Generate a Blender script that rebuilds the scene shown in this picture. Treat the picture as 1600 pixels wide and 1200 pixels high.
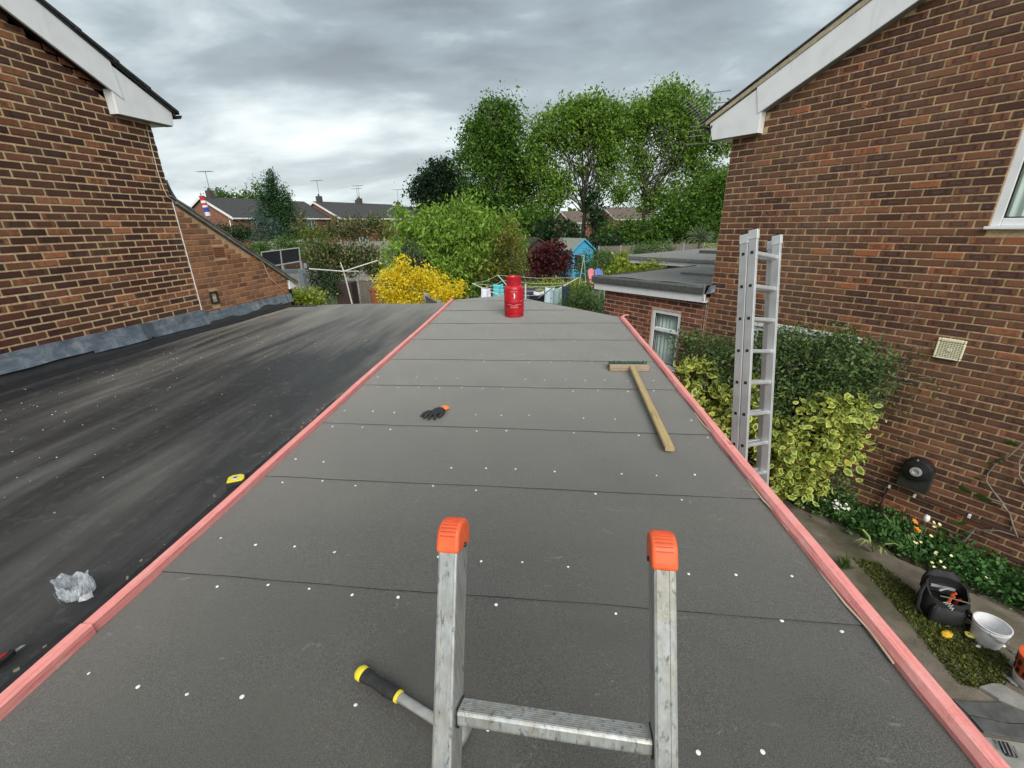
import bpy, bmesh, math, random
import numpy as np
from mathutils import Vector, Matrix
random.seed(7); rng = np.random.default_rng(11)
for o in list(bpy.data.objects): bpy.data.objects.remove(o)
scene = bpy.context.scene; C = scene.collection
H = 3.5                       # eye height above the passage ground
# ------------------------------------------------------------------ camera
F = 670.0                     # focal length in photo pixels (1600 wide)
def cam_axes(yh=350., roll=.019, vpx=846.):
    p = math.atan2((600-yh)*math.cos(roll), F)
    down = np.array([math.sin(roll)*math.cos(p), math.cos(roll)*math.cos(p), math.sin(p)]); up = -down
    y = -((vpx-800)*down[0]+F*down[2])/down[1]
    Y = np.array([vpx-800, y, F]); Y /= np.linalg.norm(Y)
    return np.stack([np.cross(Y, up), Y, up])
R = cam_axes()
cd = bpy.data.cameras.new('camera'); cam = bpy.data.objects.new('camera', cd); C.objects.link(cam)
cd.lens = F/1600*36; cd.sensor_width = 36; cd.clip_start = .05; cd.clip_end = 3000
M = Matrix.Identity(4)
for i in range(3):
    M[i][0] = R[i, 0]; M[i][1] = -R[i, 1]; M[i][2] = -R[i, 2]
M[2][3] = H
cam.matrix_world = M; scene.camera = cam
# ------------------------------------------------------------------ world: overcast sky
w = bpy.data.worlds.new('World'); scene.world = w; w.use_nodes = True
nt = w.node_tree; nt.nodes.clear()
def N(t, **k):
    n = nt.nodes.new(t)
    for a, b in k.items(): setattr(n, a, b)
    return n
lk = lambda a, b: nt.links.new(a, b)
SUN_EL, SUN_AZ = math.radians(38), math.radians(163)
out = N('ShaderNodeOutputWorld'); add = N('ShaderNodeMixShader'); add.inputs[0].default_value = .9; lk(add.outputs[0], out.inputs[0])
sky = N('ShaderNodeTexSky', sky_type='NISHITA', sun_disc=False, sun_elevation=SUN_EL, sun_rotation=SUN_AZ)
b1 = N('ShaderNodeBackground'); b1.inputs[1].default_value = .05
hs = N('ShaderNodeHueSaturation'); hs.inputs['Saturation'].default_value = .35; lk(sky.outputs[0], hs.inputs['Color']); lk(hs.outputs[0], b1.inputs[0]); lk(b1.outputs[0], add.inputs[1])
tc = N('ShaderNodeTexCoord'); sp = N('ShaderNodeSeparateXYZ'); lk(tc.outputs['Generated'], sp.inputs[0])
def mth(op, a, b=None, clamp=False):
    n = N('ShaderNodeMath', operation=op, use_clamp=clamp)
    for i, v in enumerate((a, b)):
        if v is None: continue
        if isinstance(v, (int, float)): n.inputs[i].default_value = v
        else: lk(v, n.inputs[i])
    return n.outputs[0]
zc = mth('MAXIMUM', sp.outputs[2], .0); den = mth('ADD', zc, .26)
cb = N('ShaderNodeCombineXYZ'); lk(mth('DIVIDE', sp.outputs[0], den), cb.inputs[0]); lk(mth('DIVIDE', sp.outputs[1], den), cb.inputs[1])
mp = N('ShaderNodeMapping'); mp.inputs['Location'].default_value = (-2.2, 4.1, 0); mp.inputs['Scale'].default_value = (.75, 1.15, 1); lk(cb.outputs[0], mp.inputs[0])
n1 = N('ShaderNodeTexNoise'); n1.inputs['Scale'].default_value = 1.05; n1.inputs['Detail'].default_value = 5; n1.inputs['Roughness'].default_value = .5; n1.inputs['Distortion'].default_value = .35; lk(mp.outputs[0], n1.inputs['Vector'])
n2 = N('ShaderNodeTexNoise'); n2.inputs['Scale'].default_value = 3.2; n2.inputs['Detail'].default_value = 7; n2.inputs['Roughness'].default_value = .55; n2.inputs['Distortion'].default_value = .3; lk(mp.outputs[0], n2.inputs['Vector'])
dens = mth('ADD', mth('MULTIPLY', n1.outputs['Fac'], .74), mth('MULTIPLY', n2.outputs['Fac'], .26))
cr = N('ShaderNodeValToRGB'); lk(dens, cr.inputs[0])
e = cr.color_ramp.elements
e[0].position = .38; e[0].color = (.56, .585, .585, 1)
e[1].position = .62; e[1].color = (.135, .160, .180, 1)
m = cr.color_ramp.elements.new(.46); m.color = (.37, .42, .435, 1)
m = cr.color_ramp.elements.new(.535); m.color = (.20, .24, .265, 1)
hz = N('ShaderNodeMapRange'); hz.inputs[1].default_value = .0; hz.inputs[2].default_value = .3; hz.inputs[3].default_value = .55; hz.inputs[4].default_value = 0.0; lk(zc, hz.inputs[0])
mx = N('ShaderNodeMix', data_type='RGBA'); lk(hz.outputs[0], mx.inputs[0]); lk(cr.outputs[0], mx.inputs[6]); mx.inputs[7].default_value = (.45, .49, .49, 1)
b2 = N('ShaderNodeBackground'); lk(mx.outputs[2], b2.inputs[0]); b2.inputs[1].default_value = 1.12; lk(b2.outputs[0], add.inputs[2])
sd = bpy.data.lights.new('sun', 'SUN'); sd.energy = 2.0; sd.angle = math.radians(40); sd.color = (1, .96, .9)
so = bpy.data.objects.new('sun', sd); C.objects.link(so)
sv = Vector((math.cos(SUN_EL)*math.sin(SUN_AZ), math.cos(SUN_EL)*math.cos(SUN_AZ), math.sin(SUN_EL)))
so.rotation_euler = sv.to_track_quat('Z', 'Y').to_euler(); so.location = (0, -5, 30)
scene.render.engine = 'CYCLES'
vs = scene.view_settings; vs.view_transform = 'Standard'; vs.look = 'None'; vs.gamma = 1; vs.exposure = .9; vs.use_curve_mapping = False

# ------------------------------------------------------------------ photo geometry helpers
def ray(x, y): return R @ np.array([x-800., y-600., F])
def onz(x, y, z):                                   # pixel -> point on the level z (world)
    d = ray(x, y); p = d*((z-H)/d[2]); p[2] += H; return Vector(p)
def atY(x, y, Y):                                   # pixel -> point at distance Y ahead
    d = ray(x, y); p = d*(Y/d[1]); p[2] += H; return Vector(p)
def proj(P):
    c = R.T @ np.array([P[0], P[1], P[2]-H]); return 800+F*c[0]/c[2], 600+F*c[1]/c[2], c[2]
ANG = .903
RC = np.array([2.547, 6.701, 0]); RU = np.array([math.cos(ANG), -math.sin(ANG), 0]); RN = np.array([math.sin(ANG), math.cos(ANG), 0])
def onR(x, y, off=0):                               # pixel -> point on the right house wall, off metres in front of it
    d = ray(x, y); p = d*(np.dot(RC-RN*off, RN)/np.dot(d, RN)); p[2] += H; return Vector(p)

# ------------------------------------------------------------------ materials
MATS = {}
def mat(name, fn=None, **k):
    if name in MATS: return MATS[name]
    m = bpy.data.materials.new(name); m.use_nodes = True
    t = m.node_tree; p = t.nodes['Principled BSDF']
    for a, b in k.items(): p.inputs[a].default_value = b
    if fn: fn(t, p)
    MATS[name] = m; return m
class G:                                            # small node-graph helper
    def __init__(s, t): s.t = t
    def n(s, ty, **k):
        n = s.t.nodes.new(ty)
        for a, b in k.items(): setattr(n, a, b)
        return n
    def set(s, sock, v):
        if isinstance(v, bpy.types.NodeSocket): s.t.links.new(v, sock)
        else: sock.default_value = v
    def coord(s, kind='Object', scale=(1, 1, 1)):
        c = s.n('ShaderNodeTexCoord')
        if kind == 'World': o = s.n('ShaderNodeNewGeometry').outputs['Position']
        else: o = c.outputs[kind]
        m = s.n('ShaderNodeMapping'); s.set(m.inputs[0], o); m.inputs['Scale'].default_value = scale; return m.outputs[0]
    def noise(s, vec, sc, det=4, rough=.55, dist=0):
        n = s.n('ShaderNodeTexNoise'); s.set(n.inputs['Vector'], vec)
        for a, b in (('Scale', sc), ('Detail', det), ('Roughness', rough), ('Distortion', dist)): n.inputs[a].default_value = b
        return n.outputs['Fac']
    def ramp(s, fac, stops, interp='LINEAR'):
        r = s.n('ShaderNodeValToRGB'); s.set(r.inputs[0], fac); cr = r.color_ramp; cr.interpolation = interp
        while len(cr.elements) < len(stops): cr.elements.new(.5)
        for el, (p, c) in zip(cr.elements, stops):
            el.position = p; el.color = (*c, 1) if not isinstance(c, (int, float)) else (c, c, c, 1)
        return r.outputs[0]
    def mix(s, fac, a, b, blend='MIX'):
        n = s.n('ShaderNodeMix', data_type='RGBA', blend_type=blend)
        s.set(n.inputs[0], fac)
        for sock, v in ((n.inputs[6], a), (n.inputs[7], b)): s.set(sock, (*v, 1) if isinstance(v, tuple) and len(v) == 3 else v)
        return n.outputs[2]
    def m(s, op, a, b=0., clamp=False):
        n = s.n('ShaderNodeMath', operation=op, use_clamp=clamp); s.set(n.inputs[0], a); s.set(n.inputs[1], b); return n.outputs[0]
    def bump(s, h, strength, dist=.01):
        b = s.n('ShaderNodeBump'); b.inputs['Strength'].default_value = strength; b.inputs['Distance'].default_value = dist; s.set(b.inputs['Height'], h); return b.outputs[0]
def plain(name, col, rough=.6, var=.12, sc=8, metal=0., bump=0., kind='Object', spec=.4):
    def fn(t, p):
        g = G(t); v = g.coord(kind); f = g.noise(v, sc, 5)
        c = g.mix(g.ramp(f, [(.3, 0.), (.7, 1.)]), tuple(x*(1-var) for x in col), tuple(min(1, x*(1+var)) for x in col))
        g.set(p.inputs['Base Color'], c)
        g.set(p.inputs['Roughness'], g.ramp(g.noise(v, sc*2.3, 3), [(.3, max(0, rough-.08)), (.7, min(1, rough+.08))]))
        if bump: g.set(p.inputs['Normal'], g.bump(g.noise(v, sc*4, 5), bump, .005))
    return mat(name, fn, Metallic=metal, **{'Specular IOR Level': spec})
def brick_mat(name, stops, kiss, kcol, inner=.35):
    def fn(t, p):
        g = G(t)
        a = g.n('ShaderNodeAttribute', attribute_name='rnd'); oi = g.n('ShaderNodeObjectInfo')
        s = g.mix(1., a.outputs['Color'], oi.outputs['Color'], 'ADD')
        sp = g.n('ShaderNodeSeparateColor'); g.set(sp.inputs[0], s)
        uv = g.n('ShaderNodeUVMap').outputs[0]; su = g.n('ShaderNodeSeparateXYZ'); g.set(su.inputs[0], uv)
        pos = g.coord('World')
        n1 = g.noise(pos, 22, 5, .6); n2 = g.noise(pos, 95, 4, .6); n3 = g.noise(pos, 1.1, 3)
        base = g.ramp(g.m('ADD', sp.outputs[0], g.m('MULTIPLY', g.m('SUBTRACT', n1, .5), .45)), stops)
        # drag/kiln mark: darker middle with lighter ends on some bricks
        du = g.m('ABSOLUTE', g.m('SUBTRACT', su.outputs[0], .5)); dv = g.m('ABSOLUTE', g.m('SUBTRACT', su.outputs[1], .5))
        e1 = g.m('MAXIMUM', g.m('MULTIPLY', du, 1.08), dv)
        e1 = g.m('ADD', e1, g.m('MULTIPLY', g.m('SUBTRACT', n1, .5), .16))
        mk = g.ramp(e1, [(.31, 1.), (.38, 0.)])
        inn = g.ramp(e1, [(.16, 1.), (.31, 0.)])
        cu = g.n('ShaderNodeCombineXYZ'); g.set(cu.inputs[0], g.m('ADD', g.m('MULTIPLY', su.outputs[0], 3.2), g.m('MULTIPLY', sp.outputs[2], 37.))); g.set(cu.inputs[1], g.m('MULTIPLY', sp.outputs[0], 23.))
        brk = g.ramp(g.noise(cu.outputs[0], 1., 1), [(.40, 0.), (.46, 1.)])
        mk = g.m('MULTIPLY', mk, g.m('MAXIMUM', brk, g.ramp(sp.outputs[2], [(.45, 0.), (.5, 1.)])))
        kc = g.mix(g.m('MULTIPLY', inn, g.m('MULTIPLY', n1, inner)), kcol, (.21, .135, .12))
        sel = g.ramp(sp.outputs[1], [(1-kiss-.03, 0.), (1-kiss+.03, 1.)])
        c = g.mix(g.m('MULTIPLY', g.m('MULTIPLY', mk, sel), g.m('ADD', .55, g.m('MULTIPLY', sp.outputs[2], .4))), base, kc)
        c = g.mix(g.ramp(n2, [(.35, .28), (.7, 0.)]), c, (.02, .013, .012))
        c = g.mix(g.ramp(n3, [(.45, 0.), (.75, .22)]), c, (.30, .22, .15))
        c = g.mix(1., c, (1.0, .91, .85), 'MULTIPLY')
        g.set(p.inputs['Base Color'], c); p.inputs['Roughness'].default_value = .85
        p.inputs['Specular IOR Level'].default_value = .25
        g.set(p.inputs['Normal'], g.bump(g.m('ADD', n2, n1), .45, .004))
    return mat(name, fn)
BR_R = brick_mat('brick_multi', [(.03, (.38, .14, .07)), (.09, (.245, .118, .072)), (.45, (.19, .09, .057)), (.75, (.142, .067, .046)), (.95, (.09, .045, .036))], .6, (.040, .023, .023, 1), .9)
BR_L = brick_mat('brick_dark', [(.03, (.38, .16, .08)), (.13, (.22, .092, .054)), (.36, (.14, .056, .038)), (.6, (.092, .034, .027)), (.95, (.055, .022, .019))], .25, (.03, .017, .018, 1))
BR_N = brick_mat('brick_tan', [(.05, (.38, .19, .1)), (.5, (.31, .15, .082)), (.95, (.19, .09, .055))], .12, (.08, .04, .03, 1))
BR_E = brick_mat('brick_red', [(.05, (.36, .14, .088)), (.4, (.27, .1, .064)), (.95, (.125, .052, .04))], .4, (.06, .028, .024, 1))
MO_L = plain('mortar_buff', (.60, .465, .265), .95, .25, 30, bump=.5, kind='World')
MO_R = plain('mortar_brown', (.52, .39, .225), .95, .3, 30, bump=.5, kind='World')
MO_N = plain('mortar_tan', (.47, .31, .18), .95, .2, 30, bump=.5, kind='World')
MO_E = plain('mortar_pink', (.58, .43, .32), .95, .2, 30, bump=.5, kind='World')
def _white(t, p):
    g = G(t); v = g.coord('World'); vs_ = g.coord('World', (9, 9, .8))
    c = g.mix(g.ramp(g.noise(v, 5, 6), [(.45, 0.), (.8, .35)]), (.78, .79, .80), (.52, .53, .52))
    c = g.mix(g.ramp(g.noise(vs_, 2.5, 4), [(.55, 0.), (.85, .35)]), c, (.42, .43, .41))
    g.set(p.inputs['Base Color'], c); p.inputs['Roughness'].default_value = .35
WHITE = mat('white_upvc', _white)
WHITE2 = plain('white_paint', (.72, .72, .70), .5, .08, 6)
def _underlay(t, p):
    g = G(t); v = g.coord('World')
    oi = g.n('ShaderNodeObjectInfo')
    f1 = g.noise(v, 420, 2, .6); f2 = g.noise(v, 1.6, 5); f3 = g.noise(v, 140, 3)
    c = g.ramp(f1, [(.36, (.017, .0165, .016)), (.52, (.050, .048, .044)), (.68, (.16, .155, .142))])
    c = g.mix(g.ramp(f3, [(.4, 0.), (.68, .25)]), c, (.11, .107, .098))
    c = g.mix(g.ramp(f2, [(.40, 0.), (.66, .4)]), c, (.10, .092, .076))
    c = g.mix(g.ramp(g.noise(g.coord('World', (1, 2.5, 1)), .9, 6, .6, .4), [(.5, 0.), (.7, .3)]), c, (.035, .034, .032))
    # boot scuffs and dried drips
    sc = g.ramp(g.noise(g.coord('World', (3.2, 7, 1)), 2.6, 6, .62, 1.4), [(.655, 0.), (.74, .42)])
    c = g.mix(g.ramp(g.noise(g.coord('World', (9, 16, 1)), 1.9, 5, .6, 2.2), [(.69, 0.), (.735, .3)]), c, (.36, .345, .31))
    c = g.mix(sc, c, (.32, .31, .29))
    c = g.mix(g.m('MULTIPLY', oi.outputs['Random'], .22), c, (.085, .083, .078))
    g.set(p.inputs['Base Color'], c); p.inputs['Roughness'].default_value = .82
    p.inputs['Sheen Weight'].default_value = .75; p.inputs['Sheen Roughness'].default_value = .38; p.inputs['Sheen Tint'].default_value = (.95, .95, .9, 1)
    g.set(p.inputs['Normal'], g.bump(g.m('ADD', f1, g.m('MULTIPLY', f3, .5)), .55, .004))
UNDER = mat('grey_underlay', _underlay)
def _oldfelt(t, p):
    g = G(t); v = g.coord('World'); st = g.coord('World', (1.4, .35, 1))
    # sweep marks run along and across the old felt
    rot = g.n('ShaderNodeMapping'); g.set(rot.inputs[0], g.coord('World')); rot.inputs['Rotation'].default_value = (0, 0, .22); rot.inputs['Scale'].default_value = (1.5, .2, 1)
    a = g.noise(rot.outputs[0], 1.5, 8, .62, .25); b = g.noise(v, .55, 4); d = g.noise(v, 11, 9, .72, .3); f = g.noise(v, 260, 2)
    c = g.ramp(a, [(.35, (.009, .009, .010)), (.47, (.030, .030, .030)), (.58, (.064, .063, .06)), (.72, (.125, .119, .108))])
    c = g.mix(g.ramp(b, [(.38, .55), (.6, 0.)]), c, (.018, .018, .02))
    c = g.mix(g.ramp(d, [(.54, 0.), (.72, .4)]), c, (.14, .137, .13))
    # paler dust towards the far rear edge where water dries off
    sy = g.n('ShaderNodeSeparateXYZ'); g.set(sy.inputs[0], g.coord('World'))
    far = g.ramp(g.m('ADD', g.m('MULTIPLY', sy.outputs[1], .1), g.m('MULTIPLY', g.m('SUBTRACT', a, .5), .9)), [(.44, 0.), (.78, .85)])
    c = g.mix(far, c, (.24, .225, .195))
    c = g.mix(g.ramp(f, [(.6, 0.), (.8, .25)]), c, (.16, .155, .15))
    g.set(p.inputs['Base Color'], c)
    g.set(p.inputs['Roughness'], g.ramp(a, [(.3, .42), (.7, .8)]))
    g.set(p.inputs['Normal'], g.bump(g.m('ADD', f, g.m('MULTIPLY', d, 2.)), .35, .004))
OLDFELT = mat('weathered_felt', _oldfelt)
BLACKFELT = plain('black_felt', (.016, .016, .017), .55, .3, 12, bump=.4)
MINFELT = plain('mineral_felt', (.19, .19, .18), .95, .5, 38, bump=.8, kind='World')
MINFELT2 = plain('mineral_felt_edge', (.085, .09, .085), .85, .3, 20, bump=.5, kind='World')
def _lead(t, p):
    g = G(t); v = g.coord('World')
    c = g.ramp(g.noise(v, 7, 7, .65, .7), [(.3, (.07, .09, .115)), (.5, (.13, .16, .195)), (.72, (.27, .30, .33))])
    c = g.mix(g.ramp(g.noise(g.coord('World', (1, 1.2, 9)), 2.2, 5), [(.55, 0.), (.8, .5)]), c, (.40, .42, .42))
    g.set(p.inputs['Base Color'], c); p.inputs['Metallic'].default_value = .25; p.inputs['Roughness'].default_value = .55
    g.set(p.inputs['Normal'], g.bump(g.noise(v, 16, 4), .4, .01))
LEAD = mat('lead', _lead)
def _pink(t, p):
    g = G(t); v = g.coord('World', (26, .9, 26)); k = g.coord('World', (7, 2.6, 7))
    gr = g.noise(v, 3, 5, .6, .8)
    c = g.ramp(gr, [(.3, (.68, .215, .20)), (.52, (.78, .30, .275)), (.7, (.61, .17, .155))])
    kn = g.ramp(g.noise(k, 2.2, 2, .4), [(.69, 0.), (.73, .75)])
    c = g.mix(kn, c, (.30, .07, .055))
    c = g.mix(g.ramp(g.noise(g.coord('World'), 9, 5), [(.48, 0.), (.72, .55)]), c, (.74, .42, .38))
    c = g.mix(g.ramp(g.noise(g.coord('World', (3, 1, 3)), 13, 6, .7), [(.6, 0.), (.75, .5)]), c, (.36, .10, .085))
    g.set(p.inputs['Base Color'], c); p.inputs['Roughness'].default_value = .75
    g.set(p.inputs['Normal'], g.bump(g.m('ADD', gr, g.noise(g.coord('World'), 30, 5)), .6, .006))
PINK = mat('pink_treated_timber', _pink)
def _wood(col, dark, name, sc=(2, 40, 40)):
    def fn(t, p):
        g = G(t); v = g.coord('Object', sc); gr = g.noise(v, 2.5, 5, .6, .6)
        c = g.mix(g.ramp(gr, [(.3, 0.), (.7, 1.)]), dark, col)
        c = g.mix(g.ramp(g.noise(g.coord('Object'), 26, 5), [(.5, 0.), (.78, .5)]), c, tuple(x*.45 for x in dark))
        g.set(p.inputs['Base Color'], c); p.inputs['Roughness'].default_value = .75
    return mat(name, fn)
WOOD = _wood((.50, .375, .19), (.36, .245, .11), 'broom_handle_wood')
WOOD2 = _wood((.40, .31, .22), (.27, .19, .125), 'broom_head_wood')
FENCE = _wood((.19, .165, .14), (.11, .095, .08), 'weathered_fence_wood', (30, 30, 1.5))
SHEDB = _wood((.05, .03, .025), (.03, .018, .015), 'dark_shed_wood', (2, 2, 30))
def _alu(t, p):
    g = G(t); v = g.coord('Object'); s = g.coord('Object', (30, 30, 1.2))
    c = g.ramp(g.noise(s, 3, 5), [(.3, (.34, .355, .36)), (.7, (.50, .51, .51))])
    c = g.mix(g.ramp(g.noise(v, 9, 7, .7, 1.2), [(.45, 0.), (.66, .6)]), c, (.30, .27, .20))
    c = g.mix(g.ramp(g.noise(g.coord('Object', (40, 40, 6)), 2.4, 6, .7), [(.56, 0.), (.66, .8)]), c, (.10, .10, .10))
    c = g.mix(g.ramp(g.noise(g.coord('Object', (34, 34, 7)), 3.1, 6, .7, 1), [(.58, 0.), (.64, .7)]), c, (.50, .45, .33))
    g.set(p.inputs['Base Color'], c); p.inputs['Metallic'].default_value = .55
    g.set(p.inputs['Roughness'], g.ramp(g.noise(v, 14, 5), [(.3, .38), (.7, .62)]))
    g.set(p.inputs['Normal'], g.bump(g.noise(s, 8, 3), .15, .002))
ALU = mat('scuffed_aluminium', _alu)
ALU2 = plain('clean_aluminium', (.60, .62, .63), .42, .1, 6, metal=.55)
ORANGE = plain('orange_plastic', (.74, .115, .035), .45, .2, 25)
DARKMETAL = plain('dark_metal', (.02, .02, .022), .5, .2)
STEEL = plain('galvanised_steel', (.35, .37, .38), .45, .15, metal=.6)
BLACK = plain('black_plastic', (.014, .014, .015), .5, .3, 20)
RUBBER = plain('black_rubber', (.02, .02, .021), .7, .3, 40, bump=.4)
YELLOW = plain('yellow_plastic', (.72, .60, .035), .4, .1)
def _red(t, p):
    g = G(t); v = g.coord('Object')
    c = g.mix(g.ramp(g.noise(v, 6, 6), [(.35, 0.), (.7, 1.)]), (.36, .006, .014), (.50, .012, .022))
    c = g.mix(g.ramp(g.noise(g.coord('Object', (1, 1, .5)), 42, 6, .7), [(.62, 0.), (.68, .7)]), c, (.58, .16, .16))
    c = g.mix(g.ramp(g.noise(v, 24, 5, .7, 1.), [(.66, 0.), (.70, .8)]), c, (.10, .03, .03))
    g.set(p.inputs['Base Color'], c); g.set(p.inputs['Roughness'], g.ramp(g.noise(v, 18, 4), [(.3, .28), (.7, .5)]))
RED = mat('red_paint', _red)
REDD = plain('red_paint_worn', (.36, .012, .02), .45, .25, 30)
MARK = plain('white_print', (.80, .74, .72), .5, .05)
MARK2 = plain('faded_print', (.66, .30, .30), .5, .1)
TILE = plain('dark_roof_tile', (.028, .029, .03), .8, .4, 14, bump=.5)
TILE2 = plain('brown_roof_tile', (.055, .05, .048), .85, .3, 10, bump=.4)
TILE3 = plain('far_roof_tile', (.045, .044, .045), .85, .25, 5)
TILE4 = plain('far_roof_brown', (.115, .085, .07), .85, .25, 5)
MORTARV = plain('verge_mortar', (.42, .36, .25), .9, .25, 14, bump=.4)
FARBRICK = plain('far_brick', (.215, .095, .062), .9, .25, 3)
CONC = plain('concrete', (.125, .112, .092), .92, .4, 5, bump=.5, kind='World')
CONC2 = plain('pale_concrete', (.25, .245, .225), .9, .25, 9, bump=.4, kind='World')
SLATE = plain('grey_felt_offcut', (.085, .088, .085), .9, .3, 12, bump=.4)
def _glass(t, p):
    g = G(t); o = t.nodes['Material Output']
    tr = g.n('ShaderNodeBsdfTransparent'); tr.inputs[0].default_value = (.93, .98, .96, 1)
    gl = g.n('ShaderNodeBsdfGlossy'); gl.inputs['Roughness'].default_value = .03
    fr = g.n('ShaderNodeLayerWeight'); fr.inputs[0].default_value = .5
    ms = g.n('ShaderNodeMixShader'); g.set(ms.inputs[0], g.m('ADD', g.m('MULTIPLY', g.m('POWER', fr.outputs['Facing'], 4.), .6), .07, True)); g.set(ms.inputs[1], tr.outputs[0]); g.set(ms.inputs[2], gl.outputs[0]); g.set(o.inputs[0], ms.outputs[0])
GLASS = mat('window_glass', _glass)
CURT = plain('pale_curtain', (.66, .74, .71), .9, .12, 5)
DARKROOM = plain('dark_room', (.03, .034, .034), .9, .2)
def leafmat(name, stops, trans=.45, rough=.5, mottled=None):
    def fn(t, p):
        g = G(t); a = g.n('ShaderNodeAttribute', attribute_name='rnd').outputs['Fac']
        c = g.ramp(a, stops)
        if mottled:
            uv = g.n('ShaderNodeUVMap').outputs[0]; su = g.n('ShaderNodeSeparateXYZ'); g.set(su.inputs[0], uv)
            e = g.m('SQRT', g.m('ADD', g.m('POWER', g.m('SUBTRACT', su.outputs[0], .5), 2.), g.m('POWER', g.m('SUBTRACT', su.outputs[1], .5), 2.)))
            e = g.m('ADD', e, g.m('MULTIPLY', g.m('SUBTRACT', g.noise(g.coord('World'), 60, 2), .5), .3))
            c = g.mix(g.ramp(e, [(.24, 0.), (.33, 1.)]), c, mottled)
        g.set(p.inputs['Base Color'], c); p.inputs['Roughness'].default_value = rough; p.inputs['Specular IOR Level'].default_value = .3
        o = t.nodes['Material Output']; tl = g.n('ShaderNodeBsdfTranslucent'); g.set(tl.inputs[0], c)
        ms = g.n('ShaderNodeMixShader'); ms.inputs[0].default_value = trans; g.set(ms.inputs[1], p.outputs[0]); g.set(ms.inputs[2], tl.outputs[0]); g.set(o.inputs[0], ms.outputs[0])
    return mat(name, fn)
def greens(name, a, b, c, **k): return leafmat(name, [(.05, a), (.5, b), (.95, c)], **k)
L_ASH = greens('leaf_ash', (0.0791, 0.1537, 0.0187), (0.151, 0.269, 0.0337), (0.2731, 0.4228, 0.0703))
L_ASH2 = greens('leaf_ash_dark', (0.0366, 0.0929, 0.0121), (0.0807, 0.1748, 0.0207), (0.1589, 0.2731, 0.0414))
L_CHEST = greens('leaf_chestnut', (.01, .026, .011), (.018, .045, .018), (.032, .07, .026))
L_CHERRY = greens('leaf_cherry', (0.1147, 0.2106, 0.0273), (0.2064, 0.351, 0.0459), (0.3363, 0.4914, 0.0819))
L_YELL = leafmat('leaf_yellow', [(.05, (.55, .42, .01)), (.25, (.80, .62, .012)), (.6, (.88, .74, .025)), (.95, (.90, .80, .12))], trans=.5)
L_ACER = greens('leaf_acer', (0.0364, 0.0078, 0.0104), (0.0845, 0.0156, 0.0182), (0.1495, 0.0338, 0.0286))
L_CON = greens('leaf_conifer', (0.0101, 0.0339, 0.0134), (0.0227, 0.0647, 0.0202), (0.0441, 0.1078, 0.0291), trans=.1)
L_CEDAR = greens('leaf_blue_cedar', (0.03, 0.0553, 0.045), (0.051, 0.0878, 0.069), (0.084, 0.1268, 0.099), trans=.15)
L_BUSH = greens('leaf_bush', (0.0385, 0.0847, 0.0185), (0.077, 0.1617, 0.0308), (0.154, 0.2618, 0.0539))
L_LIME = greens('leaf_lime', (0.144, 0.204, 0.018), (0.276, 0.348, 0.036), (0.432, 0.504, 0.072))
L_HEDGE = leafmat('leaf_photinia', [(.05, (.03, .055, .015)), (.5, (.075, .11, .03)), (.8, (.19, .19, .07)), (.97, (.30, .22, .11))], trans=.25)
L_IVY = greens('leaf_ivy', (.008, .024, .008), (.018, .045, .013), (.035, .075, .02), trans=.15)
L_COTO = greens('leaf_cotoneaster', (0.0378, 0.0702, 0.0216), (0.0783, 0.135, 0.0378), (0.135, 0.2093, 0.0648), trans=.2)
L_VAR = leafmat('leaf_variegated', [(.05, (.06, .16, .02)), (.5, (.12, .26, .035)), (.8, (.26, .36, .05)), (.97, (.45, .43, .05))], trans=.3, mottled=(.60, .61, .16))
L_MINT = greens('leaf_groundcover', (0.03, 0.09, 0.0216), (0.0576, 0.156, 0.036), (0.102, 0.228, 0.054), trans=.25)
L_GRASS = greens('leaf_grass', (.04, .09, .015), (.075, .15, .025), (.13, .2, .045))
L_MOSS = leafmat('leaf_moss', [(.05, (.055, .075, .012)), (.5, (.10, .125, .02)), (.95, (.17, .17, .04))], trans=.2)
L_BARK = plain('bark', (.085, .07, .052), .95, .35, 6, bump=.6)
L_BARK2 = plain('pale_bark', (.19, .175, .15), .95, .35, 6, bump=.6)
PETAL_W = plain('white_petal', (.82, .82, .78), .7, .05); PETAL_O = plain('orange_petal', (.75, .25, .03), .6, .15); PETAL_Y = plain('cream_petal', (.78, .72, .38), .6, .1)

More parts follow.
